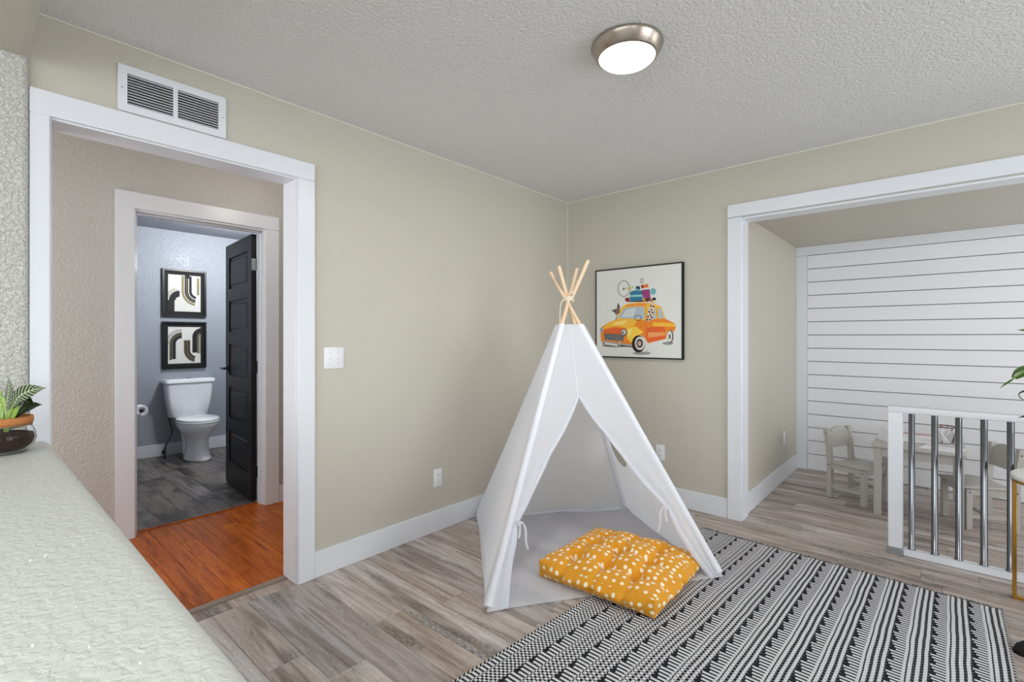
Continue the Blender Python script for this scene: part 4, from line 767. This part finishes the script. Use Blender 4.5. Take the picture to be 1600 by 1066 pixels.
# local: x along the door from the hinge, y = 0 .. dt thickness (visible face at +y after the turn)
st = .105; rows = 5; bz, tz = .20, .115; rail = .10
ph0 = (dh-bz-tz-rail*(rows-1))/rows
bm = bmesh.new()
bm_box(bm, (0, 0, 0), (st, dt, dh)); bm_box(bm, (dw-st, 0, 0), (dw, dt, dh))
zc = bz; bm_box(bm, (st, 0, 0), (dw-st, dt, bz))
for k in range(rows):
    zt = zc+ph0; bm_box(bm, (st, 0, zt), (dw-st, dt, zt+(rail if k < rows-1 else tz))); zc = zt+rail
from_bm('frame', bm, M['black_door'], dr)
zc = bz
for k in range(rows):
    bm = bmesh.new(); x0, x1, z0, z1 = st, dw-st, zc, zc+ph0
    bm_box(bm, (x0, .011, z0), (x1, dt-.011, z1))
    bm_box(bm, (x0+.03, .004, z0+.03), (x1-.03, dt-.004, z1-.03))
    bmesh.ops.bevel(bm, geom=[e for e in bm.edges if all(abs(v_.co.x-(x0+x1)/2) < (x1-x0)/2-.02 for v_ in e.verts)], offset=.006, segments=1, affect='EDGES')
    from_bm('panel', bm, M['black_door'], dr); zc += ph0+rail
for s in (0, 1):
    y0 = dt if s else 0; sg = 1 if s else -1
    ro_ = box('rose', (dw-.085, min(y0, y0+sg*.008), .955), (dw-.035, max(y0, y0+sg*.008), 1.005), M['black'], dr, .002, 1)
    tube('lever', catmull([(dw-.06, y0+sg*.006, .98), (dw-.06, y0+sg*.04, .98), (dw-.075, y0+sg*.052, .98), (dw-.175, y0+sg*.052, .982)]), .0085, M['black'], ro_, 10)
for z in (.22, 1.02, 1.80):
    hg = box('hinge', (-.003, .004, z-.045), (.001, dt-.002, z+.045), M['steel'] if z > 1.5 else M['black'], dr)
    tube('hinge_knuckle', [(-.006, -.004, z-.045), (-.006, -.004, z+.045)], .006, M['steel'] if z > 1.5 else M['black'], hg, 10)

# ================================================================ PLAY ALCOVE
# railing
rg = thing('stair_railing', 'white railing with chrome balusters across the alcove opening', 'railing', (2.265, .075, 0))
box('newel_post', (-.034, -.034, .0), (.034, .034, .825), M['white'], rg, .003, 1)
box('top_rail', (-.036, -.036, .822), (2.65, .036, .858), M['white'], rg, .006, 2)
box('bottom_rail', (.034, -.022, .0), (2.65, .022, .042), M['white'], rg, .004, 1)
box('post_bracket', (-.037, -.037, 0), (.037, .037, .044), M['steel'], rg, .002, 1)
for k in range(26):
    x = .0725+.0995*k
    if x > 2.6: break
    bl = lathe('baluster', [(.019, .042), (.019, .046), (.0150, .050), (.0150, .822)], M['chrome'], rg, 20); bl.location = (x, 0, 0)
# kids' chair: faces +x, origin at floor centre between the legs
def kid_chair(label, loc, rz):
    c = thing('kids_chair', label, 'chair', loc, rz, 'pale grey kids chairs at the play table')
    hx, hy, q = .126, .130, .017
    for sx, sy, top in ((1, 1, .265), (1, -1, .265)):
        box('leg', (sx*hx-q, sy*hy-q, 0), (sx*hx+q, sy*hy+q, top), M['grey_furn'], c, .002, 1)
    for sy in (1, -1):
        rings = []
        for z, dx in ((0, 0), (.28, 0), (.40, -.010), (.535, -.030)):
            rings.append([(-hx-q+dx, sy*hy-q, z), (-hx+q+dx, sy*hy-q, z), (-hx+q+dx, sy*hy+q, z), (-hx-q+dx, sy*hy+q, z)])
        bp_ = loft('back_post', rings, M['grey_furn'], c, False)
        for z in (.255, .50): tube('screw', [(-hx-(.022 if z > .4 else 0), sy*(hy+q-.001), z), (-hx-(.022 if z > .4 else 0), sy*(hy+q+.0015), z)], .0045, M['matte_black'], bp_, 10)
        box('seat_rail', (-hx+q, sy*hy-.010, .225), (hx-q, sy*hy+.010, .268), M['grey_furn'], c, .001, 1)
        box('stretcher', (-hx+q, sy*hy-.008, .075), (hx-q, sy*hy+.008, .100), M['grey_furn'], c, .001, 1)
        tube('screw', [(hx, sy*(hy+q-.001), .245), (hx, sy*(hy+q+.0015), .245)], .0045, M['matte_black'], c, 10)
    box('front_rail', (hx-.010, -hy+q, .225), (hx+.010, hy-q, .268), M['grey_furn'], c, .001, 1)
    box('rear_rail', (-hx-.010, -hy+q, .225), (-hx+.010, hy-q, .268), M['grey_furn'], c, .001, 1)
    box('cross_stretcher', (-.010, -hy+.008, .077), (.010, hy-.008, .098), M['grey_furn'], c, .001, 1)
    box('seat', (-hx+.018, -hy-.022, .269), (hx+.030, hy+.022, .286), M['grey_furn'], c, .005, 2)
    # back board with an arched top
    bm = bmesh.new(); outl = [(-hy+q, .385)]+[(hy-q, .385)]
    outl += [((hy-q)*math.cos(R(a)), .475+.070*math.sin(R(a))) for a in range(0, 181, 12)]
    lo = [bm.verts.new((-hx-.006-.10*(z-.28), y, z)) for y, z in outl]; hi = [bm.verts.new((-hx+.008-.10*(z-.28), y, z)) for y, z in outl]
    bm.faces.new(lo[::-1]); bm.faces.new(hi)
    for i in range(len(outl)): j = (i+1) % len(outl); bm.faces.new((lo[i], lo[j], hi[j], hi[i]))
    from_bm('back_board', bm, M['grey_furn'], c)
    return c
f1 = Vector((.904, -.428)); c1 = Vector((1.807, 1.008))+f1*.126+Vector((.428, .904))*.130
kid_chair('pale grey kids chair left of the play table, in full view', (c1.x, c1.y, 0), math.atan2(f1.y, f1.x))
f2 = Vector((-.896, -.444)); c2 = (Vector((2.487, 1.057))+Vector((2.592, .845)))/2-f2*.126
kid_chair('pale grey kids chair behind the chrome balusters, right of the play table', (c2.x, c2.y, 0), math.atan2(f2.y, f2.x))
kt = thing('kids_table', 'pale grey kids table with papers, behind the white newel post', 'table', (2.34, 1.125, 0))
box('table_top', (-.25, -.375, .478), (.25, .375, .496), M['grey_furn'], kt, .005, 2)
for sx in (-1, 1):
    for sy in (-1, 1): box('leg', (sx*.215-.022, sy*.338-.022, 0), (sx*.215+.022, sy*.338+.022, .478), M['grey_furn'], kt, .002, 1)
    box('side_apron', (sx*.215-.010, -.316, .415), (sx*.215+.010, .316, .478), M['grey_furn'], kt, .001, 1)
for sy in (-1, 1): box('end_apron', (-.193, sy*.338-.010, .415), (.193, sy*.338+.010, .478), M['grey_furn'], kt, .001, 1)
TZ = .4965
# paper pads, folded card, jar of pencils
pad = thing('drawing_pad', 'white drawing pad with red spiral binding on the play table', 'drawing pad', (2.32, 1.18, TZ+.0006), R(8))
box('pages', (-.105, -.15, 0), (.105, .15, .010), M['paper'], pad, .001, 1); box('cover_edge', (-.105, .135, .0101), (.105, .15, .0112), M['pink'], pad)
for k in range(15): tube('spiral_ring', [(-.098+.014*k, .152+.007*math.cos(a), .0095+.0072*math.sin(a)) for a in [R(30*i) for i in range(12)]], .0017, M['red'], pad, 5)
sh = thing('paper_sheet', 'loose white sheet at the near edge of the play table', 'paper', (2.47, .90, TZ), R(-14)); box('sheet', (-.105, -.10, 0), (.105, .10, .002), M['paper'], sh); box('printed_line', (-.09, .06, .0021), (.09, .068, .0024), M['pink'], sh)
fc = thing('folded_card', 'white folded card standing on the play table left corner', 'card', (2.135, .97, TZ+.0003), R(35))
V = [(0, -.06, .0), (.045, -.06, .0), (.022, -.05, .085), (0, .06, 0), (.045, .06, 0), (.022, .05, .085)]
obj('front_leaf', [V[0], V[2], V[5], V[3], (V[0][0]+.002, -.06, 0), (V[2][0]+.002, -.05, .085), (V[5][0]+.002, .05, .085), (V[3][0]+.002, .06, 0)], [(0, 1, 2, 3), (4, 7, 6, 5), (0, 4, 5, 1), (3, 2, 6, 7)], M['paper'], fc)
obj('back_leaf', [V[1], V[2], V[5], V[4], (V[1][0]+.002, -.06, 0), (V[2][0]+.002, -.05, .085), (V[5][0]+.002, .05, .085), (V[4][0]+.002, .06, 0)], [(0, 3, 2, 1), (4, 5, 6, 7), (0, 1, 5, 4), (3, 7, 6, 2)], M['grey_furn'], fc)
jr = thing('pencil_jar', 'clear jar of white and red pencils on the play table', 'jar', (2.48, 1.085, TZ+.0003))
lathe('glass_wall', [(.050, 0), (.054, .004), (.060, .120), (.064, .128), (.062, .130), (.057, .120), (.051, .008), (.0, .006)], M['glass'], jr, 28, cap=False)
lathe('rim', [(.061, .124), (.066, .126), (.066, .131), (.061, .132)], M['chrome'], jr, 28, cap=False)
rnd = random.Random(5)
for k in range(12):
    a = rnd.uniform(0, 2*PI); p0 = Vector((.030*math.cos(a), .030*math.sin(a), .009)); p1 = Vector((-.040*math.cos(a+.4), -.040*math.sin(a+.4), rnd.uniform(.095, .118)))
    pc = tube('pencil', [p0, p1], .0045, M['paper'] if k % 3 else M['plastic'], jr, 6)
    if k % 2 == 0: tube('pencil_tip', [p1, p1+(p1-p0).normalized()*.012], .0052, M['red'], pc, 6)

# ================================================================ SIDE TABLE WITH PLANT (right edge)
st_ = thing('side_table', 'round white side table on a gold frame at the right edge', 'side table', (2.925, -.165, 0))
lathe('table_top', [(.190, .582), (.207, .584), (.210, .590), (.210, .598), (.207, .603), (.10, .604)], M['stone'], st_, 56)
lathe('gold_rim', [(.196, .570), (.204, .570), (.204, .5835), (.196, .5835)], M['gold'], st_, 56, cap=False)
for ang in (0, 90):
    m4 = Matrix.Rotation(R(ang), 4, 'Z')
    for s in (-1, 1): box('leg', (s*.1955-.007, -.019, .0), (s*.1955+.007, .019, .572), M['gold'], st_, .001, 1, m4)
    z_ = 0 if ang == 0 else .0125
    box('foot_bar', (-.189, -.016, z_), (.189, .016, z_+.012), M['gold'], st_, .001, 1, m4)

# leaf material (variegated or plain), stripes follow the leaf's own uv
def leaf_mat(name, a, bcol, n, wth):
    m, nt, b = new_mat(name); u = N(nt, 'ShaderNodeUVMap'); s = N(nt, 'ShaderNodeSeparateXYZ'); L(nt, u.outputs[0], s.inputs[0])
    ac = MATH(nt, 'ABSOLUTE', MATH(nt, 'SUBTRACT', s.outputs[1], .5))
    ph = MATH(nt, 'FRACT', MATH(nt, 'MULTIPLY', MATH(nt, 'SUBTRACT', s.outputs[0], MATH(nt, 'MULTIPLY', ac, .35)), n))
    st = MATH(nt, 'MAXIMUM', MATH(nt, 'LESS_THAN', ph, wth), MATH(nt, 'LESS_THAN', ac, .035))
    L(nt, MIX(nt, st, lin(*a), lin(*bcol)), b.inputs['Base Color']); b.inputs['Roughness'].default_value = .35
    return m
M['striped_leaf'] = leaf_mat('striped_leaf', (46, 66, 40), (186, 196, 160), 11, .26)
M['green_leaf'] = leaf_mat('green_leaf', (74, 110, 48), (96, 132, 64), 7, .12)
M['lime_leaf'] = leaf_mat('lime_leaf', (132, 164, 70), (166, 190, 100), 5, .2)
def leaf(name, pts, width, m, par, side, fold=.25, n=14, k=6, curl=0):
    P = catmull(pts, 5); n = len(P)-1; V = []; F = []; UVs = []; side = Vector(side).normalized()
    for i, p in enumerate(P):
        t = i/n; wd = width*(math.sin(PI*min(1, t*.92+.06))**.75)*(1-t**5)
        d = (P[min(i+1, n)]-P[max(i-1, 0)]).normalized(); sd = (side-d*side.dot(d)).normalized(); nn = d.cross(sd)
        for j in range(k+1):
            q = j/k*2-1; V.append(p+sd*wd*q+nn*(abs(q)*wd*fold)); UVs.append((t, j/k))
    for i in range(n):
        for j in range(k): F.append((i*(k+1)+j, i*(k+1)+j+1, (i+1)*(k+1)+j+1, (i+1)*(k+1)+j))
    o = obj(name, V, F, m, par, True); ul = o.data.uv_layers.new(name='UVMap')
    for lp in o.data.loops: ul.data[lp.index].uv = UVs[lp.vertex_index]
    md = o.modifiers.new('thickness', 'SOLIDIFY'); md.thickness = .0012
    return o
pp = thing('potted_plant', 'tall leafy green plant in a pale pot on the gold side table', 'plant', (2.985, -.165, .6045))
lathe('pot', [(.055, 0), (.062, .004), (.078, .11), (.082, .125), (.078, .126), (.074, .11), (.03, .105)], M['terracotta'], pp, 32)
lathe('soil', [(.074, .108), (.04, .112), (.004, .113)], M['soil'], pp, 24, cap=False)
def stem(pts, r): return tube('stem', catmull(pts, 5), r, M['stem'], pp, 8)
stem([(0, 0, .10), (-.02, 0, .25), (-.09, .005, .43), (-.185, .005, .506), (-.26, .005, .458)], .004)
sd = (.2, .9, .4)
leaf('leaf', [(-.255, .005, .460), (-.275, .004, .442), (-.292, .003, .424), (-.306, 0, .402)], .013, M['green_leaf'], pp, sd, .4)
leaf('leaf', [(-.262, .005, .458), (-.245, .0, .486), (-.205, -.005, .512), (-.13, -.01, .53)], .017, M['green_leaf'], pp, (.1, .75, .66), .3)
leaf('leaf', [(-.250, .005, .452), (-.215, .02, .476), (-.165, .03, .492), (-.09, .03, .49)], .019, M['green_leaf'], pp, (.1, .75, .66), .3)
stem([(0, .01, .10), (-.03, .01, .30), (-.10, .01, .56), (-.17, .0, .67)], .004)
leaf('leaf', [(-.15, .0, .655), (-.19, .0, .688), (-.222, .0, .692), (-.246, .0, .690)], .018, M['green_leaf'], pp, sd, .3)
leaf('leaf', [(-.15, .0, .655), (-.10, .0, .72), (-.02, .0, .74)], .035, M['green_leaf'], pp, sd, .3)
stem([(0, -.01, .10), (-.05, -.01, .28), (-.13, -.01, .37)], .0035)
leaf('leaf', [(-.13, -.01, .365), (-.18, -.01, .392), (-.222, -.01, .400), (-.243, -.01, .383), (-.236, -.01, .362), (-.215, -.01, .35)], .010, M['darkleaf'], pp, sd, .3)
stem([(.01, 0, .10), (-.03, .02, .2), (-.12, .03, .27)], .0035)
leaf('leaf', [(-.11, .03, .265), (-.17, .03, .290), (-.215, .03, .278), (-.242, .03, .262)], .02, M['darkleaf'], pp, sd, .3)
stem([(.0, .0, .10), (.03, 0, .35), (.10, .02, .55)], .004)
leaf('leaf', [(.10, .02, .55), (.16, .03, .62), (.24, .04, .60)], .045, M['green_leaf'], pp, (.2, 1, 0), .3)
leaf('leaf', [(.03, 0, .35), (.10, -.04, .45), (.18, -.08, .44)], .045, M['green_leaf'], pp, (.2, 1, 0), .3)

# ================================================================ PLANT ON THE LEDGE
lp_ = thing('ledge_plant', 'small striped-leaf plant in a cork-banded glass bowl on the ledge', 'plant', (.196, -3.444, LZ))
pot_p = [(.040, .002), (.056, .004), (.072, .022), (.079, .046), (.077, .066), (.068, .086), (.062, .094)]
lathe('glass_bowl', pot_p+[(.060, .094), (.066, .084), (.074, .064), (.076, .046), (.069, .024), (.054, .008), (.01, .006)], M['glass'], lp_, 40, cap=False)
lathe('soil', [(.02, .0085), (.050, .0095), (.066, .025), (.0735, .046), (.0715, .062), (.045, .068), (.003, .070)], M['soil'], lp_, 32)
lathe('cork_band', [(.061, .092), (.069, .094), (.072, .106), (.070, .118), (.064, .118), (.060, .100)], M['cork'], lp_, 40, cap=False)
lathe('grey_ring', [(.0625, .088), (.0685, .0885), (.0690, .0925), (.0625, .0935)], simple('olive_ring', (120, 112, 84), .6), lp_, 40, cap=False)
RV3 = Vector((.75, .661, 0)); FV3 = Vector((-.661, .75, 0)); UP = Vector((0, 0, 1))
def LP(a, z, d=0): return RV3*a+UP*z+FV3*d
tube('leaf_stalk', catmull([LP(.010, .07), LP(.020, .12), LP(.034, .155)]), [.007-.0003*i for i in range(13)], M['stem'], lp_, 8)
leaf('leaf', [LP(.030, .150), LP(.060, .186, -.005), LP(.105, .206, -.01), LP(.150, .2135, -.01)], .024, M['striped_leaf'], lp_, (.1, .1, 1), .2)
leaf('leaf', [LP(.012, .10), LP(.004, .15), LP(-.004, .17), LP(-.012, .19)], .016, M['lime_leaf'], lp_, RV3, .3)
leaf('leaf', [LP(.020, .09), LP(.030, .125), LP(.042, .150), LP(.050, .165)], .010, M['lime_leaf'], lp_, RV3, .3)
leaf('leaf', [LP(.004, .12), LP(.012, .17), LP(.017, .21), LP(.015, .246)], .014, M['striped_leaf'], lp_, RV3, .35)
leaf('leaf', [LP(.016, .13, .02), LP(.030, .17, .03), LP(.045, .175, .035), LP(.062, .155, .04)], .020, M['darkleaf'], lp_, RV3, .3)
leaf('leaf', [LP(.010, .11, .02), LP(.03, .14, .04), LP(.052, .15, .05), LP(.075, .150, .055)], .014, M['darkleaf'], lp_, UP, .3)
leaf('leaf', [LP(-.010, .10), LP(-.04, .17), LP(-.09, .20), LP(-.14, .20)], .024, M['striped_leaf'], lp_, (.1, .1, 1), .2)
leaf('leaf', [LP(-.006, .10, .0), LP(-.02, .16), LP(-.03, .21), LP(-.03, .24)], .018, M['lime_leaf'], lp_, RV3, .3)

# ================================================================ BLACK SHOE AT THE RIGHT EDGE
sh_ = thing('shoe', 'black rounded shoe toe on the floor right of the rug', 'shoe', (2.688, -.742, 0), R(10))
def shoe_ring(x, hw, h, z0=.004): return [(x, hw*math.cos(a), z0+(h*(math.sin(a) if math.sin(a) > 0 else .12*math.sin(a)*0))) for a in [2*PI*i/18 for i in range(18)]]
loft('upper', [shoe_ring(-.006, .008, .012), shoe_ring(.004, .026, .030), shoe_ring(.025, .038, .046), shoe_ring(.065, .044, .058), shoe_ring(.12, .042, .072), shoe_ring(.17, .036, .085), shoe_ring(.23, .036, .082), shoe_ring(.255, .024, .06)], M['matte_black'], sh_)
def sole(x, hw): return [(x, -hw, 0), (x, hw, 0), (x, hw, .010), (x, -hw, .010)]
loft('sole', [sole(-.008, .010), sole(.004, .029), sole(.03, .042), (sole(.07, .047)), sole(.14, .040), sole(.22, .040), sole(.26, .026)], M['black'], sh_, False)
